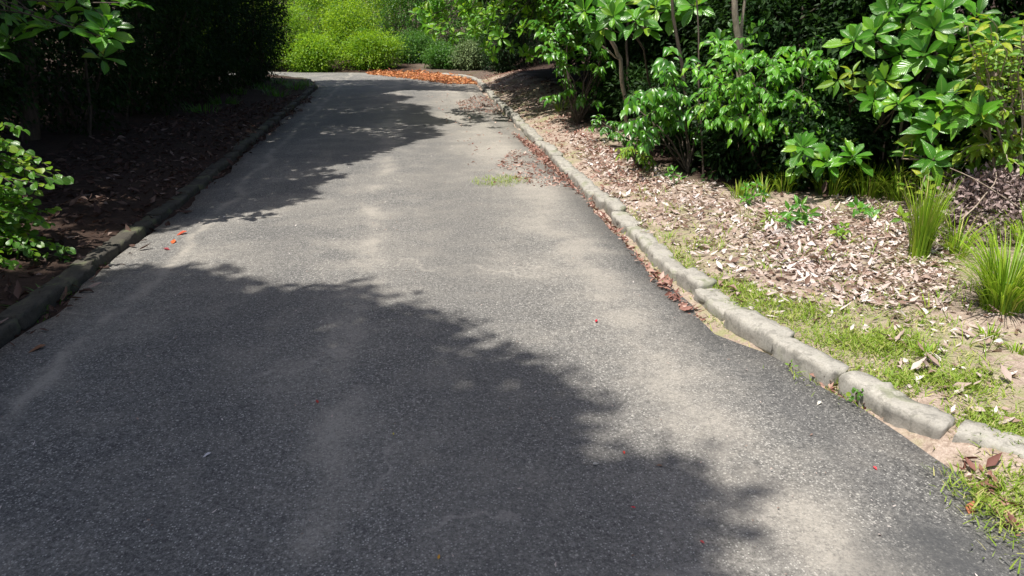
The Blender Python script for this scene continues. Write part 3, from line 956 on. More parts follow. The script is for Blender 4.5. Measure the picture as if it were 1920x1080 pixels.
# ------------------------------------------------------------------ front shrubs with single leaves
LEAF = {}
LEAF['obovate'] = [leaf_tmpl('obovate', 5, f, d, w, wv) for f, d, w, wv in ((0.35, 0.12, 0.44, 0.012), (0.5, 0.3, 0.4, 0.015), (0.25, 0.2, 0.48, 0.02))]
LEAF['pointed'] = [leaf_tmpl('pointed', 5, f, d, w, wv) for f, d, w, wv in ((0.4, 0.3, 0.5, 0.01), (0.6, 0.45, 0.46, 0.015), (0.3, 0.2, 0.52, 0.01))]
LEAF['lance'] = [leaf_tmpl('lance', 5, f, d, w, wv) for f, d, w, wv in ((0.4, 0.25, 0.34, 0.01), (0.6, 0.4, 0.3, 0.015), (0.3, 0.1, 0.36, 0.01))]
LEAF['round'] = [leaf_tmpl('round', 5, f, d, w, wv) for f, d, w, wv in ((0.3, 0.15, 0.82, 0.0), (0.5, 0.25, 0.75, 0.01), (0.2, 0.1, 0.86, 0.01))]
_lm = {}


def leaf_meshes(kind, mat):
    if (kind, mat) not in _lm:
        out = []
        for V, Q, R in LEAF[kind]:
            b = Buf()
            b.add(V, f4=Q, rib=R)
            out.append(b.mesh('leaf', M[mat]))
        _lm[(kind, mat)] = out
    return _lm[(kind, mat)]


class Shrub:
    """a shrub whose leaves are single parts (up to 300), the rest one part of small leaves"""
    def __init__(s, name, base, label, cat, kind, mat, seed, bark='bark', group=None, limit=290):
        s.rng = np.random.default_rng(seed)
        x, y = base[0], base[1]
        s.base = np.array([x, y, base[2] if len(base) > 2 else gh(x, y) - 0.02])
        s.root = thing(name, s.base, label, cat, group)
        s.kind, s.mat, s.bark = kind, mat, bark
        s.stem = Buf()
        s.L = []
        s.limit = limit

    def leaf(s, p, d, n, size):
        s.L.append((np.asarray(p, float), unit(d), unit(n), size))

    def branch(s, a, b, r0=0.012, r1=0.004, bow=0.08, sag=0.06, n=7):
        P = limb_path(a, b, s.rng, n, bow, sag)
        s.stem.tube(P, np.linspace(r0, r1, n), 5)
        return P

    def rosette(s, c, size, n=9, axis=None, spread=1.0, frm=None, r0=0.012):
        rng = s.rng
        c = np.asarray(c, float)
        ax = unit(np.array([-0.4, -0.62, 0.62]) + rng.normal(size=3) * 0.22) if axis is None else unit(axis)
        f = s.base if frm is None else np.asarray(frm)
        s.branch(f, c, r0, 0.005)
        e1 = unit(np.cross(ax, [0.2, 0.9, 0.1]))
        e2 = np.cross(ax, e1)
        ph0 = rng.random() * 6.28
        for k in range(n):
            ph = ph0 + k * 2.39996 + rng.normal() * 0.15
            tilt = math.radians((28 + 68 * (n - k) / n) * spread + rng.normal() * 7)
            rad = e1 * math.cos(ph) + e2 * math.sin(ph)
            d = ax * math.cos(tilt) + rad * math.sin(tilt)
            nr = ax * math.sin(tilt) - rad * math.cos(tilt) + rng.normal(size=3) * 0.12
            sz = size * rng.uniform(0.72, 1.12) * (0.65 + 0.35 * (n - k) / n)
            s.leaf(c + d * 0.012 - ax * 0.05 * (n - k) / n, d, nr, sz)

    def spray(s, a, b, size, n=10, droop=0.5, sag=0.12, frm=None, r0=0.006, sub=True):
        rng = s.rng
        if frm is not None:
            s.branch(frm, a, r0 * 1.8, r0)
        P = s.branch(a, b, r0, 0.0025, 0.05, sag, 8)
        L = np.linalg.norm(np.diff(P, axis=0), axis=1).sum()
        for k in range(n):
            t = (0.12 + 0.88 * k / max(n - 1, 1)) * 7
            i = min(int(t), 6)
            p = P[i] + (P[i + 1] - P[i]) * (t - i)
            tg = unit(P[min(i + 1, 7)] - P[i])
            side = unit(np.cross(tg, [0, 0, 1])) * (1 if k % 2 else -1)
            d = unit(tg * 0.55 + side * rng.uniform(0.5, 0.95) + np.array([0, 0, -droop * rng.uniform(0.5, 1.3)]) + rng.normal(size=3) * 0.18)
            if k == n - 1:
                d = unit(tg + np.array([0, 0, -droop * 0.6]))
            nr = unit(np.array([-0.3, -0.35, 1.0]) + rng.normal(size=3) * 0.3)
            s.leaf(p, d, nr, size * rng.uniform(0.65, 1.2))

    def done(s):
        if s.stem.n:
            s.stem.build('stem', M[s.bark], s.root)
        ms = leaf_meshes(s.kind, s.mat)
        rng = s.rng
        # the leaves nearest the camera stay single
        order = sorted(range(len(s.L)), key=lambda i: np.linalg.norm(s.L[i][0] - np.array([0, 0, CAM_H])))
        rest = order[s.limit:]
        for i in order[:s.limit]:
            p, d, n, sz = s.L[i]
            Rm = frames(d[None], n[None])[0]
            o = bpy.data.objects.new('leaf', ms[int(rng.integers(0, 3))])
            mt = Matrix([[*(Rm[r] * sz), p[r] - s.base[r]] for r in range(3)] + [[0, 0, 0, 1]])
            o.parent = s.root
            o.matrix_basis = mt
            COL.objects.link(o)
        if rest:
            b = Buf()
            for q in range(3):
                sel = rest[q::3]
                if sel:
                    scatter(b, LEAF[s.kind][q], np.array([s.L[i][0] for i in sel]), np.array([s.L[i][1] for i in sel]), np.array([s.L[i][2] for i in sel]), np.array([s.L[i][3] for i in sel]), rng.random(len(sel)))
            b.build('foliage', M[s.mat], s.root, kind='stuff')
        return s.root


# --- pointed-leaved shrub in the middle of the right side
b0 = on(1440, 338)
sh = Shrub('pointed_leaf_shrub', b0, 'bushy shrub with small drooping glossy pointed leaves in the middle of the right side', 'shrub', 'pointed', 'pointed', 1)
rg = sh.rng
for (u, v, n) in [(1335, 105, 2), (1350, 140, 2), (1320, 165, 2), (1345, 190, 3), (1380, 130, 3), (1400, 150, 3), (1420, 185, 4), (1395, 205, 4), (1440, 165, 3), (1455, 130, 3), (1470, 110, 3), (1490, 95, 3), (1510, 75, 3), (1520, 105, 3), (1545, 115, 2), (1480, 195, 4), (1440, 215, 4), (1370, 215, 3), (1500, 175, 3), (1530, 200, 3), (1455, 240, 3), (1330, 215, 2), (1540, 155, 2), (1510, 225, 3), (1555, 225, 2), (1410, 235, 2), (1350, 60, 2), (1385, 75, 2), (1420, 90, 2)]:
    for k in range(n + 2):
        Yb = b0[1] + rg.uniform(-0.55, 0.25)
        c = at(u + rg.normal() * 16, v + rg.normal() * 12, Yb)
        hub = b0 + (c - b0) * 0.75 + np.array([0.06, 0.2, 0.1])
        e = c + np.array([rg.normal() * 0.12 - 0.05, -0.12 + rg.normal() * 0.08, -0.06])
        sh.spray(hub + rg.normal(size=3) * 0.04, e, 0.115, 9, 0.75, 0.1, b0 + rg.normal(size=3) * np.array([.04, .04, 0]) if k == 0 else None)
sh.done()

# --- shrub left of it with bigger leaves
b0 = on(1290, 325)
sh = Shrub('pointed_leaf_shrub', b0, 'sparser dark shrub left of the bushy pointed-leaved one on the right', 'shrub', 'pointed', 'mid', 2)
rg = sh.rng
for (u, v, n) in [(1215, 170, 3), (1240, 195, 3), (1260, 175, 3), (1285, 205, 3), (1225, 225, 3), (1260, 235, 3), (1300, 180, 2), (1250, 150, 2), (1200, 200, 2), (1290, 150, 2), (1265, 95, 2), (1235, 110, 2), (1310, 245, 2), (1215, 255, 3), (1180, 235, 2)]:
    for k in range(n + 2):
        c = at(u + rg.normal() * 16, v + rg.normal() * 12, b0[1] + rg.uniform(-0.3, 0.8))
        hub = b0 + (c - b0) * 0.8 + np.array([0.05, 0.2, 0.08])
        sh.spray(hub, c + np.array([-0.1, -0.15, -0.05]), 0.13, 8, 0.6, 0.1, b0 if k == 0 else None)
sh.done()

# --- large-leaved rosette shrubs on the right
def ros(label, base, cs, size, seed, mat='glossy', kind='obovate', n=9, bark='bark', spread=1.0, jitter=0.15, r0=0.012):
    base = np.array([base[0] + 0.3, base[1] + 0.45])
    s = Shrub('large_leaf_shrub', base, label, 'shrub', kind, mat, seed, bark)
    C = [at(u, v, Y - (0.8 if Y < 8 else 0.45) + s.rng.normal() * jitter) for (u, v, Y) in cs]
    hub = np.mean(C, axis=0) + np.array([0.2, 0.4, -0.3])
    hub[2] = max(hub[2], s.base[2] + 0.1)
    s.branch(s.base, hub, 0.02, 0.012, 0.05, 0)
    for c in C:
        s.rosette(c, size, n, None, spread, hub, 0.008)
    return s.done()


bx = on(1690, 372)
ros('tall shrub with rosettes of big glossy leaves in the upper right', bx, [(1640, 62, 7.0), (1700, 28, 6.9), (1752, 55, 6.8), (1690, 98, 6.8), (1782, 105, 6.6), (1602, 75, 7.1), (1835, 30, 6.6), (1735, 100, 6.7), (1810, 70, 6.6), (1665, 20, 7.1), (1725, 5, 6.9), (1840, 110, 6.4), (1770, 20, 6.9), (1870, 70, 6.5), (1800, 145, 6.5)], 0.25, 21, n=12)
bx = on(1640, 352)
ros('single whorl of big pale glossy leaves against the dark gap on the right', bx, [(1682, 192, 6.8), (1640, 185, 7.0), (1716, 205, 6.7), (1660, 150, 7.0), (1690, 165, 6.9)], 0.23, 22, n=11)
bx = on(1560, 352)
ros('low shrub with whorls of big leaves at the foot of the dark gap', bx, [(1582, 276, 7.3), (1528, 292, 7.3), (1552, 305, 7.2), (1505, 275, 7.4), (1545, 262, 7.5), (1600, 292, 7.2), (1500, 305, 7.3), (1572, 240, 7.6)], 0.235, 23, n=12)
bx = on(1590, 350)
ros('slender sapling with long lime-tinted leaves beside the dark gap', bx, [(1598, 135, 7.2), (1572, 148, 7.3), (1632, 152, 7.1), (1650, 142, 7.1), (1620, 165, 7.1)], 0.19, 24, 'lime', 'lance', 7)
bx = on(1745, 378)
ros('broad-leaved plant with large flat leaves above the grass on the right', bx, [(1775, 205, 6.3), (1752, 232, 6.3), (1812, 195, 6.2), (1835, 215, 6.1), (1765, 180, 6.4), (1730, 250, 6.4), (1720, 285, 6.4), (1750, 300, 6.2)], 0.25, 25, 'glossy', 'pointed', 7)
bx = on(1225, 268)
ros('slender tree top with big whorled leaves at the upper middle', (bx[0], bx[1]), [(1190, 35, 9.6), (1150, 30, 9.8), (1128, 52, 9.9), (1212, 50, 9.5), (1265, 20, 9.2), (1095, 20, 10.1), (1230, 12, 9.4), (1170, 5, 9.8), (1300, 10, 9.0), (1140, 12, 9.9)], 0.29, 26, n=12, bark='bark')
bx = on(1395, 318)
ros('dark rosette plant climbing the pale upright trunk on the right', (bx[0], bx[1]), [(1372, 55, 8.6), (1350, 75, 8.6), (1395, 45, 8.5), (1390, 90, 8.5), (1365, 100, 8.6), (1420, 60, 8.5)], 0.2, 27, 'mid', n=8)

# --- yellow-green shrub at the right edge
b0 = on(1895, 372)
sh = Shrub('yellow_green_shrub', b0, 'yellow-green shrub with long leaves and bare twigs at the right edge', 'shrub', 'lance', 'lime', 31, 'pale_bark')
rg = sh.rng
for k in range(95):
    u, v = rg.uniform(1800, 1950), rg.uniform(30, 335)
    c = at(u, v, b0[1] + rg.uniform(-0.7, 0.25))
    hub = b0 + (c - b0) * 0.72 + np.array([0.08, 0.15, 0.1])
    sh.spray(hub, c, 0.125, int(rg.integers(5, 9)), 0.35, 0.1, b0 + rg.normal(size=3) * 0.05 if k % 3 == 0 else None)
sh.done()
b0 = on(1830, 372)
sh = Shrub('yellow_green_shrub', b0, 'small lime seedlings tangled in front of the dead fern heap', 'shrub', 'lance', 'lime', 32, 'twig')
rg = sh.rng
for k in range(28):
    u, v = rg.uniform(1690, 1820), rg.uniform(255, 365)
    c = at(u, v, b0[1] + rg.uniform(-0.5, 0.1))
    sh.spray(c + np.array([0.05, 0.08, -0.12]), c, 0.085, 5, 0.2, 0.08, b0)
sh.done()

# --- lime compound-leaved saplings at the verge
for i, (u, v, us, lb) in enumerate([
        (1200, 318, [(1165, 285), (1185, 280), (1205, 285), (1220, 300), (1195, 300), (1210, 318), (1230, 315)], 'bright lime sapling with feathery leaves at the edge of the verge'),
        (1145, 262, [(1120, 225), (1140, 220), (1160, 225), (1130, 245), (1155, 245), (1105, 240)], 'green sapling beside the leaning pale stem'),
        (1180, 292, [(1150, 255), (1180, 245), (1210, 250), (1170, 265), (1230, 262)], 'small green sapling behind the bright lime one')]):
    b0 = on(u, v)
    sh = Shrub('sapling', b0, lb, 'sapling', 'lance', 'lime' if i == 0 else 'mid', 40 + i)
    for (a, c) in us:
        for q in range(2):
            e = at(a + sh.rng.normal() * 6, c + sh.rng.normal() * 5, b0[1] - 0.1 + sh.rng.normal() * 0.15)
            sh.spray(b0 + (e - b0) * 0.45 + np.array([0, 0.05, 0.12]), e, 0.085, 10, 0.5, 0.15, b0)
    sh.done()

# --- shrub between the leaning stem and the overhang
b0 = on(1085, 232)
sh = Shrub('leafy_shrub', b0, 'mixed green shrub below the overhanging branches, left of the leaning stem', 'shrub', 'pointed', 'mid', 51)
rg = sh.rng
for k in range(120):
    u, v = rg.uniform(1000, 1150), rg.uniform(-20, 200)
    if v > 120 and u < 1040 and rg.random() < 0.6:
        continue
    c = at(u, v, b0[1] + rg.uniform(-0.9, 0.9))
    hub = b0 + (c - b0) * 0.8 + np.array([0.1, 0.2, 0.1])
    sh.spray(hub, c, 0.15, 8, 0.5, 0.1, b0 if k % 4 == 0 else None)
sh.done()

# --- branches that overhang the lane
tx = (6.6, 17.4)
b0 = np.array([4.6, 15.6, gh(4.6, 15.6) - 0.02])
sh = Shrub('overhanging_tree', b0, 'small tree with bright leafy branches hanging over the right half of the lane', 'tree', 'obovate', 'bright', 52, 'bark')
rg = sh.rng
top = np.array([4.0, 15.3, 2.9])
sh.branch(b0, top, 0.07, 0.04, 0.05, 0.0)
for k in range(200):
    u = rg.uniform(765, 1090)
    v = rg.uniform(-70, 10 + 95 * min(1, (u - 740) / 160))
    c = at(u, v, 14.6 + rg.normal() * 0.9)
    frm = top + (c - top) * 0.35 + np.array([0, 0, 0.35])
    if k % 4 == 0:
        sh.branch(top, frm, 0.03, 0.014)
        sh.branch(frm, c, 0.014, 0.005)
    sh.rosette(c, 0.2, 9, np.array([-0.5, -0.45, 0.55]) + rg.normal(size=3) * 0.3, 1.0, c + np.array([0.22, 0.12, 0.1]), 0.006)
sh.done()

# --- left: small round-leaved shrub in a patch of sun
b0 = np.array([-3.6, 5.9, 0])
b0[2] = gh(-3.6, 5.9) - 0.02
sh = Shrub('round_leaf_shrub', b0, 'small shrub with round bright green leaves in a sun patch at the left edge', 'shrub', 'round', 'round', 61, 'bark')
rg = sh.rng
tips = [((-60, 250), (30, 255)), ((-60, 275), (125, 322)), ((-60, 300), (60, 300)), ((-50, 330), (50, 315)), ((-60, 340), (70, 352)), ((-50, 360), (65, 400)), ((-60, 380), (60, 385)), ((-60, 400), (85, 385)), ((-40, 395), (95, 410)), ((-50, 430), (60, 455)), ((-20, 420), (90, 440)), ((-60, 440), (45, 420)), ((-40, 450), (120, 470)), ((-60, 470), (170, 500)), ((0, 460), (110, 500)), ((-30, 470), (95, 530)), ((-60, 455), (55, 490)), ((-60, 510), (40, 530)), ((-60, 520), (35, 575)), ((-60, 380), (30, 410)), ((-60, 330), (20, 360)), ((-70, 420), (20, 440)), ((-60, 490), (70, 515)), ((10, 430), (75, 480)), ((-60, 250), (10, 275)), ((-20, 500), (85, 550)), ((-60, 545), (20, 560))]
for (a, c) in tips:
    for q in range(4):
        Yc = 5.85 + rg.normal() * 0.2
        A = at(a[0], a[1] + rg.normal() * 8, Yc + 0.12)
        B = at(c[0] + rg.normal() * 10 - 14 * q, c[1] + rg.normal() * 10, Yc)
        sh.spray(A, B, 0.066, 17 if q == 0 else 13, 0.1, 0.06, b0 + np.array([-0.1, 0, 0.15]) if q == 0 else None, 0.004)
sh.done()

# --- left: branch of big leaves hanging into the upper left corner
b0 = np.array([-5.6, 7.4, 0])
b0[2] = gh(-5.6, 7.4) - 0.02
sh = Shrub('large_leaf_tree', b0, 'tree whose branch of big blunt leaves hangs into the upper left corner', 'tree', 'obovate', 'glossy', 62, 'bark')
rg = sh.rng
top = np.array([-5.2, 7.1, 2.6])
sh.branch(b0, top, 0.05, 0.025, 0.03, 0)
for (u, v, Y) in [(85, 45, 5.0), (135, 50, 5.0), (195, 55, 4.9), (205, 40, 5.0), (170, 20, 5.1), (245, 5, 4.9), (105, 15, 5.2), (20, 20, 5.3), (15, 70, 5.3), (190, 68, 4.9), (140, -15, 5.0), (60, -10, 5.2), (260, -15, 4.9), (195, 105, 5.2), (40, 35, 5.5), (-10, 90, 5.4)]:
    sh.rosette(at(u, v, Y + 1.7), 0.21, 8, np.array([0.25, -0.35, 0.7]) + rg.normal(size=3) * 0.3, 0.85, top, 0.008)
sh.done()

# ------------------------------------------------------------------ slender stems among the shrubs
def stem_thing(pts, r, label, mat='pale_bark', forks=()):
    root = thing('slender_stem', pts[0], label, 'stem')
    b = Buf()
    rg_ = np.random.default_rng(int(abs(pts[0][0] * 1000)))
    P = []
    for a, c in zip(pts[:-1], pts[1:]):
        P.append(limb_path(a, c, rg_, 5, 0.02)[:-1])
    P = np.concatenate(P + [np.array([pts[-1]])])
    b.tube(P, np.linspace(r, r * 0.6, len(P)), 7)
    b.build('trunk', M[mat], root)
    for a, c, q in forks:
        k = Buf()
        k.tube(limb_path(a, c, rg_, 6, 0.05), np.linspace(q, q * 0.5, 6), 5)
        k.build('branch', M[mat], root)


Y0 = 11.2
g0 = on(1172, 246)
stem_thing([g0, at(1172, 180, g0[1] - .1), at(1164, 112, g0[1] - .3), at(1142, 68, g0[1] - .5), at(1128, 20, g0[1] - .3), at(1120, -60, g0[1] - .1)], 0.035, 'pale leaning stem bending left at mid height on the right', 'pale_bark', [(at(1164, 112, g0[1] - .3), at(1118, 78, g0[1] - .8), 0.014)])
g0 = on(1186, 234)
stem_thing([g0, at(1178, 160, g0[1]), at(1176, 60, g0[1]), at(1180, -60, g0[1])], 0.03, 'thin brown stem just right of the leaning stem', 'bark')
g0 = on(1392, 320)
stem_thing([g0, at(1388, 150, g0[1] - .1), at(1378, 20, g0[1] - .2), at(1372, -120, g0[1] - .2)], 0.045, 'pale upright trunk at the top, right of the middle', 'pale_bark', [(at(1386, 110, g0[1] - .1), at(1392, -90, g0[1] - .2), 0.022)])
g0 = on(1318, 342) + np.array([0.15, 0.35, 0.0])
stem_thing([g0, at(1316, 260, g0[1]), at(1310, 180, g0[1] + .1), at(1300, -60, g0[1] + .3)], 0.013, 'thin grey stem below the pointed-leaved shrub', 'bark')
g0 = on(1690, 350)
stem_thing([g0, at(1694, 110, g0[1]), at(1690, 0, g0[1]), at(1688, -80, g0[1])], 0.014, 'pale thin trunk among the large rosettes in the upper right', 'pale_bark')
g0 = on(1275, 318)
stem_thing([g0 + np.array([.5, .6, 0.03]), at(1282, 150, g0[1] + .6), at(1262, 30, g0[1] + .6), at(1255, -60, g0[1] + .6)], 0.028, 'brown stem in the dark behind the sparser shrub', 'bark')
g0 = on(1900, 372)
stem_thing([on(1800, 375), at(1830, 240, 6.0), at(1862, 150, 5.9), at(1925, 60, 5.8)], 0.02, 'slanting brown twig crossing the yellow-green shrub', 'twig', [(at(1862, 150, 5.9), at(1850, 60, 5.9), .008), (at(1830, 240, 6.0), at(1915, 200, 5.7), .008)])
for i, (u, v, tu, tv) in enumerate([(330, 175, 325, 40), (300, 190, 290, 60), (405, 150, 412, 20), (235, 215, 250, 60), (165, 240, 150, 40), (465, 135, 462, 10)]):
    p = bp(u, v, 0.35)
    stem_thing([np.array([p[0], p[1], gh(*p) - .03]), at(tu, tv, p[1] + .1), at(tu + (tu - u), tv - 160, p[1] + .2)], 0.02, 'thin dark stem in the left thicket, ' + ['fourth', 'third', 'fifth', 'second', 'first', 'sixth'][i] + ' from the left', 'bark')

# ------------------------------------------------------------------ grass tufts, weeds, dead heap
def blades(buf, c, n, h, spread, lean, rng, width=0.006, tipdrop=0.5):
    k = 5
    t = np.linspace(0, 1, k)
    az = rng.random(n) * 2 * PI
    ln = h * rng.uniform(0.5, 1.1, n)
    le = lean * rng.uniform(0.2, 1.3, n)
    rd = np.stack([np.cos(az), np.sin(az), 0 * az], -1)
    sd = np.stack([-np.sin(az), np.cos(az), 0 * az], -1)
    b0 = np.asarray(c) + rd * (spread * np.sqrt(rng.random(n)))[:, None] * np.array([1, 1, 0])
    b0[:, 2] = ground_h(b0[:, :2]) - 0.005
    out = (le[:, None] * t[None] ** 1.7) * ln[:, None]
    up = ln[:, None] * (t[None] - tipdrop * np.clip(le, 0, 1.2)[:, None] * t[None] ** 2.6 * 0.8)
    w = width * (1 - t ** 2.5) * 1.0 + 0.0006
    ctr = b0[:, None] + rd[:, None] * out[..., None] + np.array([0, 0, 1.0]) * up[..., None]
    A = ctr - sd[:, None] * w[None, :, None]
    B = ctr + sd[:, None] * w[None, :, None]
    V = np.stack([A, B], 2).reshape(-1, 3)
    base = (np.arange(n) * 2 * k)[:, None]
    i = np.arange(k - 1)[None] * 2
    q = np.stack([base + i, base + i + 1, base + i + 3, base + i + 2], -1).reshape(-1, 4)
    buf.add(V, f4=q, var=np.repeat(rng.random(n) * 0.999, 2 * k))


rgz = np.random.default_rng(71)
tufts = [(1722, 482, 190, 0.62, 0.07, 0.3, 'tall upright grass tuft amid pale leaf litter on the right verge'), (1880, 575, 420, 0.5, 0.12, 0.8, 'large arching grass tuft at the right edge of the verge'),
         (1790, 480, 90, 0.38, 0.08, 0.9, 'thin grass tuft between the two large tufts'), (1560, 362, 120, 0.42, 0.16, 1.0, 'arching grass tuft under the low large-leaved shrub'),
         (1630, 366, 120, 0.42, 0.16, 1.0, 'arching grass tuft at the foot of the dark gap'), (1470, 358, 70, 0.3, 0.12, 0.9, 'sparse grass tuft below the pointed-leaved shrub'),
         (1385, 372, 60, 0.22, 0.1, 0.6, 'short yellowish grass tuft at the shrub edge near the verge'), (1690, 378, 90, 0.45, 0.14, 1.0, 'long thin grass tuft below the broad-leaved plant'),
         (1930, 470, 120, 0.4, 0.12, 0.9, 'grass tuft behind the large arching tuft'), (1430, 368, 50, 0.25, 0.08, 0.5, 'small upright grass tuft in the litter near the shrubs'),
         (1050, 205, 60, 0.35, 0.15, 0.8, 'pale grass tuft on the far right bank'), (1855, 632, 40, 0.09, 0.06, 0.8, 'low grass clump below the large arching tuft'),
         (1740, 665, 70, 0.07, 0.05, 0.8, 'small low grass clump on the bare verge'), (1905, 660, 40, 0.07, 0.05, 0.8, 'small low grass clump at the right edge'), (1790, 360, 90, 0.4, 0.15, .9, 'long grass tuft beside the dead fern heap')]
for (u, v, n, h, sp, le, lb) in tufts:
    p = on(u, v)
    b = Buf()
    blades(b, p, n, h, sp, le, rgz, 0.0036 if h > 0.15 else 0.003)
    root = thing('grass_tuft', p, lb, 'grass tuft', 'grass tufts on the verge')
    b.build('blades', M['grass'], root, kind='stuff')

# small seedlings and weeds, leaves single
weeds = [(1497, 425, [(1480, 395), (1500, 385), (1490, 410), (1515, 400), (1475, 412), (1505, 415)], 0.11, 'lance', 'glossy', 'leafy seedling with narrow leaves amid the pale litter'),
         (1415, 385, [(1400, 350), (1420, 345), (1410, 365), (1430, 362), (1395, 370)], 0.08, 'pointed', 'mid', 'small bushy green weed at the edge of the shade'),
         (1612, 412, [(1605, 385), (1635, 400), (1620, 390)], 0.11, 'pointed', 'glossy', 'weed with three broad leaves in the pale litter'),
         (1575, 450, [(1570, 430), (1582, 425), (1578, 440)], 0.07, 'pointed', 'lime', 'tiny yellowish weed in the pale litter'),
         (1610, 760, [(1606, 738), (1614, 735), (1622, 755), (1600, 752)], 0.028, 'round', 'round', 'small green weed in the gutter against the kerb'),
         (1475, 690, [(1470, 680), (1482, 682), (1478, 690)], 0.03, 'lance', 'lime', 'tiny yellow-green weed at a kerb joint'),
         (1445, 425, [(1438, 408), (1455, 412), (1446, 402)], 0.07, 'lance', 'lime', 'small lime weed near the short grass tuft'),
         (1900, 560, [(1890, 540), (1910, 535), (1915, 550), (1895, 552)], 0.08, 'lance', 'glossy', 'low glossy-leaved weed inside the large arching tuft'),
         (1700, 440, [(1690, 405), (1740, 355), (1735, 330), (1745, 380)], 0.1, 'pointed', 'lime', 'lime sapling with upright leaves behind the tall grass tuft'),
         (1265, 345, [(1255, 325), (1275, 330), (1262, 318)], 0.09, 'lance', 'mid', 'dim green seedling at the foot of the sparser shrub')]
for i, (u, v, cs, sz, kd, mt, lb) in enumerate(weeds):
    p = on(u, v)
    s = Shrub('weed', p, lb, 'weed', kd, mt, 80 + i, 'twig')
    for (a, c) in cs:
        q = at(a, c, p[1] + s.rng.normal() * 0.03 - 0.02)
        q[2] = max(q[2], p[2] + 0.02)
        s.rosette(q, sz, 7, None, 1.0, p, 0.0025)
    s.done()

# heap of dead fern and twigs
p = on(1840, 428)
root = thing('dead_fern_heap', p, 'heap of curled grey-brown dead fern and twigs at the right', 'dead plants')
b = Buf()
n = 2600
th = rgz.random(n) * 2 * PI
rad = np.sqrt(rgz.random(n))
pos = np.stack([p[0] + np.cos(th) * rad * 0.6, p[1] + np.sin(th) * rad * 0.45, 0 * th], -1)
pos[:, 2] = ground_h(pos[:, :2]) + 0.48 * (1 - rad ** 2) * rgz.random(n) ** 0.35 + 0.01
scatter(b, T_LITTER[1], pos, unit(rdir(n, rgz) + np.array([0, 0, -0.2])), rdir(n, rgz) + np.array([0, 0, .5]), rgz.uniform(0.03, 0.075, n), rgz.random(n) * 0.95)
b.build('dead_fronds', M['dead'], root, kind='stuff')
for k in range(26):
    t = Buf()
    a = p + np.array([rgz.uniform(-.5, .5), rgz.uniform(-.3, .3), rgz.uniform(0.03, .2)])
    e = a + np.array([rgz.uniform(-.6, .6), rgz.uniform(-.3, .3), rgz.uniform(-.05, .35)])
    t.tube(limb_path(a, e, rgz, 6, 0.12), np.linspace(0.007, 0.003, 6), 5)
    t.build('twig', M['twig'], root)

# ------------------------------------------------------------------ leaf litter and short grass (nobody could count them)
def litter(name, label, mat, samples, size, rng, stand=0.35, lift=0.004):
    P = np.asarray(samples, float)
    n = len(P)
    z = ground_h(P)
    d_in = polydist(P, ROAD)
    road_z = 0.028 * np.clip(1 - ((P[:, 0] - 0.0) / 2.15) ** 2, 0, 1) + 0.002
    z = np.where(d_in < 0.0, road_z, z) + lift + rng.random(n) * 0.012
    az = rng.random(n) * 2 * PI
    d = np.stack([np.cos(az), np.sin(az), rng.normal(size=n) * stand * 0.6], -1)
    nr = unit(np.array([0, 0, 1.0]) + rng.normal(size=(n, 3)) * stand)
    b = Buf()
    sz = size * np.clip(rng.lognormal(-0.1, 0.38, n), 0.35, 1.8)
    k = rng.integers(0, 3, n)
    var = rng.random(n) * 0.999
    for q in range(3):
        s = k == q
        pp = np.column_stack([P[s], z[s]])
        pp[:, 2] += np.abs(d[s][:, 2]) * sz[s] * 0.4
        scatter(b, T_LITTER[q], pp, d[s], nr[s], sz[s], var[s])
    o = b.build(name, M[mat], None, smooth=True, kind='stuff')
    o['label'], o['category'] = label, 'leaf litter'
    return o


def sample_px(poly, n, rng, noise_s=1.5, seed=0, thr=0.0, z=0.12):
    g = np.array([bp(u, v, z) for u, v in poly])
    out = []
    lo, hi = g.min(0), g.max(0)
    while sum(map(len, out)) < n:
        P = lo + rng.random((n * 2, 2)) * (hi - lo)
        P = P[inpoly(P, [tuple(q) for q in g])]
        if len(P) == 0:
            break
        w = vnoise(P[:, 0], P[:, 1], noise_s, seed) * 0.65 + vnoise(P[:, 0], P[:, 1], noise_s * 3.1, seed + 1) * 0.35
        P = P[w > thr + (rng.random(len(P)) - 0.5) * 0.25]
        out.append(P)
    return np.concatenate(out)[:n]


rgl = np.random.default_rng(91)
pale = np.concatenate([
    sample_px([(1410, 440), (1500, 400), (1640, 395), (1760, 430), (1800, 520), (1780, 580), (1640, 575), (1560, 545), (1470, 500)], 3800, rgl, 1.5, 31, 0.3),
    sample_px([(1180, 330), (1300, 345), (1450, 380), (1550, 380), (1560, 420), (1450, 450), (1330, 440), (1230, 400)], 1300, rgl, 1.5, 32, 0.42),
    sample_px([(1100, 260), (1240, 320), (1400, 365), (1300, 400), (1190, 360), (1100, 300)], 1100, rgl, 1.5, 33, 0.35),
    sample_px([(1300, 430), (1920, 560), (1920, 800), (1700, 740), (1450, 610), (1280, 470)], 800, rgl, 1.5, 34, 0.45),
    sample_px([(1550, 380), (1920, 420), (1920, 480), (1700, 440)], 1200, rgl, 1.5, 35, 0.1)])
pale = np.concatenate([pale,
    sample_px([(1090, 340), (1160, 350), (1260, 420), (1380, 500), (1340, 510), (1230, 440), (1140, 370)], 420, rgl, 1.5, 36, 0.4),
    sample_px([(1060, 250), (1130, 262), (1200, 330), (1160, 350), (1100, 310)], 700, rgl, 1.2, 37, 0.15),
    sample_px([(1290, 440), (1460, 440), (1600, 560), (1500, 560), (1380, 510)], 420, rgl, 1.5, 38, 0.45)])
litter('leaf_litter', 'pale pinkish dry leaf litter on the sunny right verge', 'litter', pale, 0.05, rgl, 0.45)
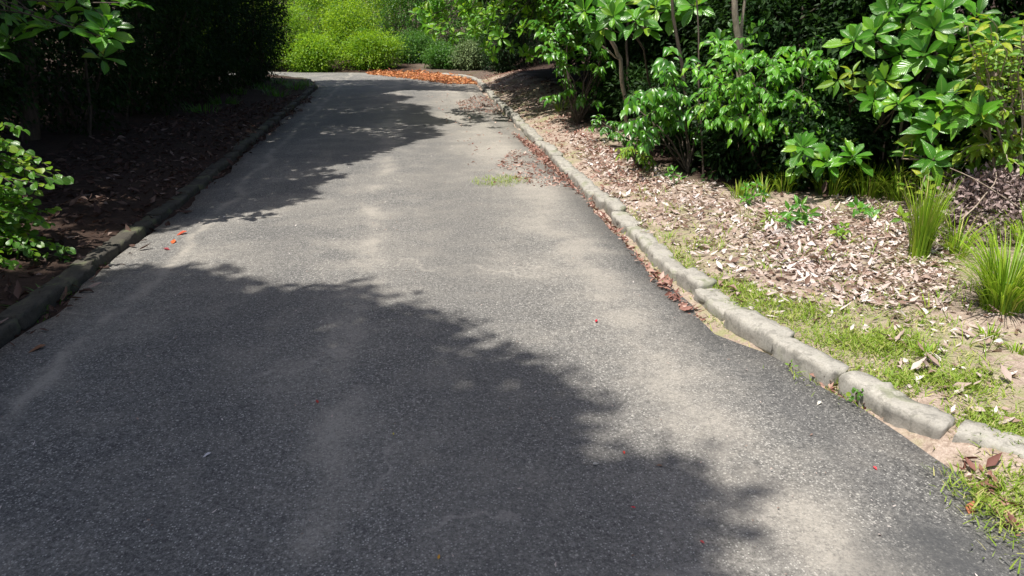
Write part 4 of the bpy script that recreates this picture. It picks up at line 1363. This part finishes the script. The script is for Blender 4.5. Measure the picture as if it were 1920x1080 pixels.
red = np.concatenate([
    sample_px([(960, 280), (1020, 300), (1090, 350), (1060, 354), (985, 348), (930, 310)], 520, rgl, 2.5, 41, 0.35, 0.02),
    sample_px([(960, 250), (1020, 285), (1065, 325), (1110, 372), (1160, 430), (1205, 480), (1260, 530), (1330, 600), (1300, 600), (1235, 540), (1180, 470), (1110, 390), (1060, 340), (1000, 290)], 1900, rgl, 2.5, 42, 0.25, 0.0),
    sample_px([(855, 195), (900, 178), (940, 190), (955, 205), (930, 215), (870, 212)], 900, rgl, 0.8, 43, 0.1, 0.0),
    sample_px([(950, 170), (1010, 160), (1060, 185), (1080, 220), (1000, 230), (955, 205)], 900, rgl, 0.8, 44, 0.1, 0.2),
    sample_px([(1080, 240), (1160, 290), (1260, 350), (1200, 370), (1120, 310)], 800, rgl, 1.5, 45, 0.2),
    sample_px([(1000, 228), (1080, 220), (1150, 275), (1180, 345), (1110, 350), (1050, 290)], 900, rgl, 1.2, 49, 0.3),
    sample_px([(905, 152), (960, 150), (1010, 162), (960, 175), (925, 170)], 900, rgl, 0.8, 50, 0.1, 0.15),
    sample_px([(885, 148), (930, 138), (985, 140), (1000, 152), (930, 158), (895, 158)], 1500, rgl, 0.8, 52, 0.05, 0.1),
    sample_px([(1540, 705), (1600, 730), (1640, 765), (1600, 765), (1545, 722)], 70, rgl, 2.5, 46, 0.1, 0.0),
    sample_px([(1800, 850), (1850, 880), (1920, 960), (1920, 1010), (1860, 960), (1830, 900)], 90, rgl, 3, 47, 0.1, 0.02),
    sample_px([(800, 180), (960, 170), (1080, 350), (900, 370), (850, 260)], 220, rgl, 1.0, 48, 0.3, 0.0)])
litter('leaf_litter', 'reddish brown leaf litter drifted into the right gutter and bank', 'litter_red', red, 0.043, rgl, 0.45)
orange = sample_px([(690, 135), (790, 137), (885, 146), (893, 158), (840, 159), (770, 150), (690, 141)], 4600, rgl, 0.5, 51, 0.05, 0.0)
litter('leaf_litter', 'orange fallen leaves carpeting the outside of the far bend', 'litter_orange', orange, 0.09, rgl, 0.3)
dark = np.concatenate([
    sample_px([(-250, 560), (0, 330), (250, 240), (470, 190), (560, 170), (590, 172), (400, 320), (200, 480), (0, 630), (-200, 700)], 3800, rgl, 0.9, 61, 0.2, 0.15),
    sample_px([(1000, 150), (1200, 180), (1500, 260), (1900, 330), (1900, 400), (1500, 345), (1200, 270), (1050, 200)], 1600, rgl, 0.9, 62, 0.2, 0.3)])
litter('leaf_litter', 'dark leaf litter on the shaded forest floor left of the lane and under the shrubs', 'litter_dark', dark, 0.07, rgl, 0.4)


def lawn():
    b = Buf()
    spots = [([(1300, 510), (1380, 520), (1480, 560), (1600, 600), (1720, 640), (1690, 670), (1560, 640), (1440, 605), (1350, 560)], 7000, 0.46), ([(1150, 365), (1230, 430), (1340, 520), (1300, 520), (1200, 430)], 1500, 0.5),
             ([(1660, 700), (1780, 680), (1920, 740), (1920, 815), (1820, 775), (1700, 735)], 4500, 0.44), ([(1850, 850), (1920, 870), (1920, 1000), (1880, 990), (1855, 900)], 1900, 0.36),
             ([(1500, 640), (1640, 690), (1700, 735), (1640, 720), (1520, 670)], 1200, 0.4), ([(1300, 440), (1700, 560), (1920, 640), (1920, 740), (1600, 650), (1350, 540)], 3000, 0.56),
             ([(885, 336), (950, 328), (995, 338), (950, 350), (890, 348)], 700, 0.3)]
    for k, (poly, n, thr) in enumerate(spots):
        P = sample_px(poly, n, rgl, 2.2, 70 + k, thr, 0.1 if k < 6 else 0.02)
        P = P + rgl.normal(size=P.shape) * (0.07 if k < 6 else 0.04)
        N = len(P)
        z = ground_h(P)
        z = np.where(polydist(P, ROAD) < 0, 0.02, z)
        az = rgl.random(N) * 2 * PI
        h = rgl.uniform(0.016, 0.055, N)
        d = np.stack([np.cos(az) * 0.8, np.sin(az) * 0.8, rgl.uniform(0.4, 1.2, N)], -1)
        T = (np.array([[-.06, 0, 0], [.06, 0, 0], [.045, .6, -.05], [-.045, .6, -.05], [0, 1.1, -.2], [0, 1.1, -.2]]), np.array([[0, 1, 2, 3], [3, 2, 4, 5]]), np.zeros(6))
        scatter(b, T, np.column_stack([P, z - 0.002]), d, rdir(N, rgl) * 0.3 + np.array([0, 0, 1.0]), h, rgl.random(N) * 0.999)
    o = b.build('short_grass', M['lawn'], None, kind='stuff')
    o['label'], o['category'] = 'patchy short green grass on the right verge and at the road edge', 'grass'


lawn()


def left_grass():
    b = Buf()
    for (u, v, n, h) in [(180, 500, 60, .06), (215, 480, 50, .05), (95, 560, 50, .08), (60, 590, 50, .08), (130, 540, 50, .06)]:
        blades(b, np.r_[bp(u, v, 0.0), 0], n, h, 0.10, 0.9, rgl, 0.003)
    for (u, v) in [(470, 165), (500, 170), (530, 160), (555, 165), (440, 180), (420, 200), (380, 215), (575, 158), (520, 178)]:
        blades(b, np.r_[bp(u, v, 0.1), 0], 70, 0.25, 0.35, 0.8, rgl, 0.006)
    o = b.build('kerb_grass', M['mid'], None, kind='stuff')
    o['label'], o['category'] = 'dim grass along the shaded left kerb', 'grass'


left_grass()

# ------------------------------------------------------------------ single fallen leaves on the asphalt
fallen = [(340, 437, 0.10, (0.55, 0.10, 0.05), 0.3, 'red-orange fallen leaf at the left edge, farther of the pair in the sun'), (325, 452, 0.09, (0.6, 0.13, 0.04), 1.0, 'red-orange fallen leaf at the left edge, nearer of the pair in the sun'),
          (313, 466, 0.07, (0.3, 0.05, 0.06), 2.0, 'dull crimson fallen leaf beside the red-orange pair'), (1118, 603, 0.035, (0.55, 0.03, 0.05), 0.5, 'small crimson leaf on sunlit asphalt right of the middle'),
          (68, 652, 0.09, (0.22, 0.11, 0.06), 0.2, 'brown withered leaf in shade at the left edge'), (595, 757, 0.03, (0.45, 0.05, 0.04), 1.3, 'small red leaf on the pale streak left of the middle'),
          (388, 857, 0.035, (0.68, 0.66, 0.68), 0.1, 'small whitish leaf alone on shaded asphalt at lower left'), (823, 1050, 0.022, (0.65, 0.33, 0.04), 0.8, 'tiny orange-yellow leaf at the bottom edge'),
          (1170, 852, 0.02, (0.6, 0.06, 0.04), 0.8, 'tiny red leaf beside the tip of the shade'), (1187, 955, 0.02, (0.6, 0.03, 0.05), 2.2, 'tiny red leaf in the shade right of the middle at the bottom'),
          (1317, 1020, 0.02, (0.6, 0.08, 0.08), 1.6, 'tiny red leaf on sunlit asphalt near the bottom'), (1236, 876, 0.03, (0.25, 0.15, 0.1), 2.6, 'small brown leaf on asphalt between shade and sun'),
          (1536, 753, 0.035, (0.7, 0.66, 0.56), 0.0, 'small whitish leaf near the right kerb'), (1822, 948, 0.08, (0.42, 0.16, 0.09), 0.1, 'rust-brown curled leaf at the right edge of the asphalt'),
          (1642, 875, 0.025, (0.55, 0.07, 0.08), 1.0, 'tiny red leaf on asphalt below the right kerb'), (738, 818, 0.018, (0.5, 0.42, 0.06), 1.0, 'tiny yellow leaf on shaded asphalt in the middle'),
          (1118, 874, 0.035, (0.5, 0.48, 0.44), 2.9, 'pale narrow leaf on asphalt near the tip of the shade')]
for i, (u, v, sz, colr, az, lb) in enumerate(fallen):
    p = bp(u, v, 0.02)
    zr = 0.028 * max(0, 1 - (p[0] / 2.15) ** 2) + 0.004
    tm = leaf_tmpl('pointed' if i % 2 else 'obovate', 5, 0.5, -0.15, 0.5, 0.03)
    V = tm[0] * sz
    c, s_ = math.cos(az - PI / 2 + 0.6), math.sin(az - PI / 2 + 0.6)
    R = np.array([[c, -s_, 0], [s_, c, 0], [0, 0, 1]])
    V = (V - np.array([0, sz / 2, 0])) @ R.T
    V[:, 2] += -V[:, 2].min()
    b = Buf()
    b.add(V, f4=tm[1], rib=tm[2])
    o = b.build('fallen_leaf', plain_leaf('fallen_leaf_%d' % i, colr))
    o.location = (p[0], p[1], zr)
    tag(o, lb, 'leaf', 'single leaves fallen on the lane')
p = bp(502, 409, 0.02)
b = Buf()
b.tube(np.array([[-0.13, 0, 0.006], [-0.05, 0.01, 0.008], [0.04, 0.0, 0.007], [0.13, 0.015, 0.006]]), [0.004, 0.004, 0.0035, 0.002], 5)
o = b.build('fallen_twig', plain_leaf('pale_twig', (0.6, 0.57, 0.5)))
o.location = (p[0], p[1], 0.022)
tag(o, 'pale dry twig on sunlit asphalt near the left shade', 'twig')

# ------------------------------------------------------------------ crumbs of leaf and bark strewn over the lane
rgd = np.random.default_rng(123)
Pd = np.stack([rgd.uniform(-2.0, 1.8, 1100), 1.4 + rgd.random(1100) ** 1.6 * 17], -1)
keep = rgd.random(len(Pd)) < np.clip(0.35 + 0.3 * np.abs(Pd[:, 0]) + 0.25 * (Pd[:, 0] > 0.8) * (Pd[:, 1] > 5), 0, 1)
crumbs = litter('leaf_crumbs', 'tiny crumbs of dry leaf scattered over the asphalt', 'litter', Pd[keep], 0.013, rgd, 0.3, 0.001)

# ------------------------------------------------------------------ straw and thin stray grass between the leaves of the verge
bs = Buf()
for q in sample_px([(1180, 340), (1500, 375), (1900, 430), (1920, 720), (1650, 640), (1400, 530), (1250, 440)], 150, rgd, 1.5, 91, 0.3):
    blades(bs, np.array([q[0], q[1], 0.0]), int(rgd.integers(3, 9)), rgd.uniform(0.05, 0.16), 0.05, 1.1, rgd, 0.002)
o = bs.build('stray_grass', M['grass'], None, kind='stuff')
o['label'], o['category'] = 'thin stray grass blades among the leaf litter of the right verge', 'grass'
bs = Buf()
for q in sample_px([(1200, 340), (1500, 370), (1900, 420), (1920, 640), (1650, 600), (1400, 510), (1250, 430)], 260, rgd, 1.5, 92, 0.2):
    z = gh(*q)
    a = rgd.random() * 6.28
    ln = rgd.uniform(0.06, 0.3)
    e = np.array([math.cos(a), math.sin(a), 0]) * ln / 2
    c = np.array([q[0], q[1], z + 0.02])
    bs.tube(limb_path(c - e, c + e + np.array([0, 0, rgd.uniform(0, 0.03)]), rgd, 4, 0.08), np.linspace(0.0028, 0.0012, 4), 4)
o = bs.build('dry_straw', M['twig'], None, kind='stuff')
o['label'], o['category'] = 'dry twigs and straw strewn over the leaf litter of the right verge', 'straw'
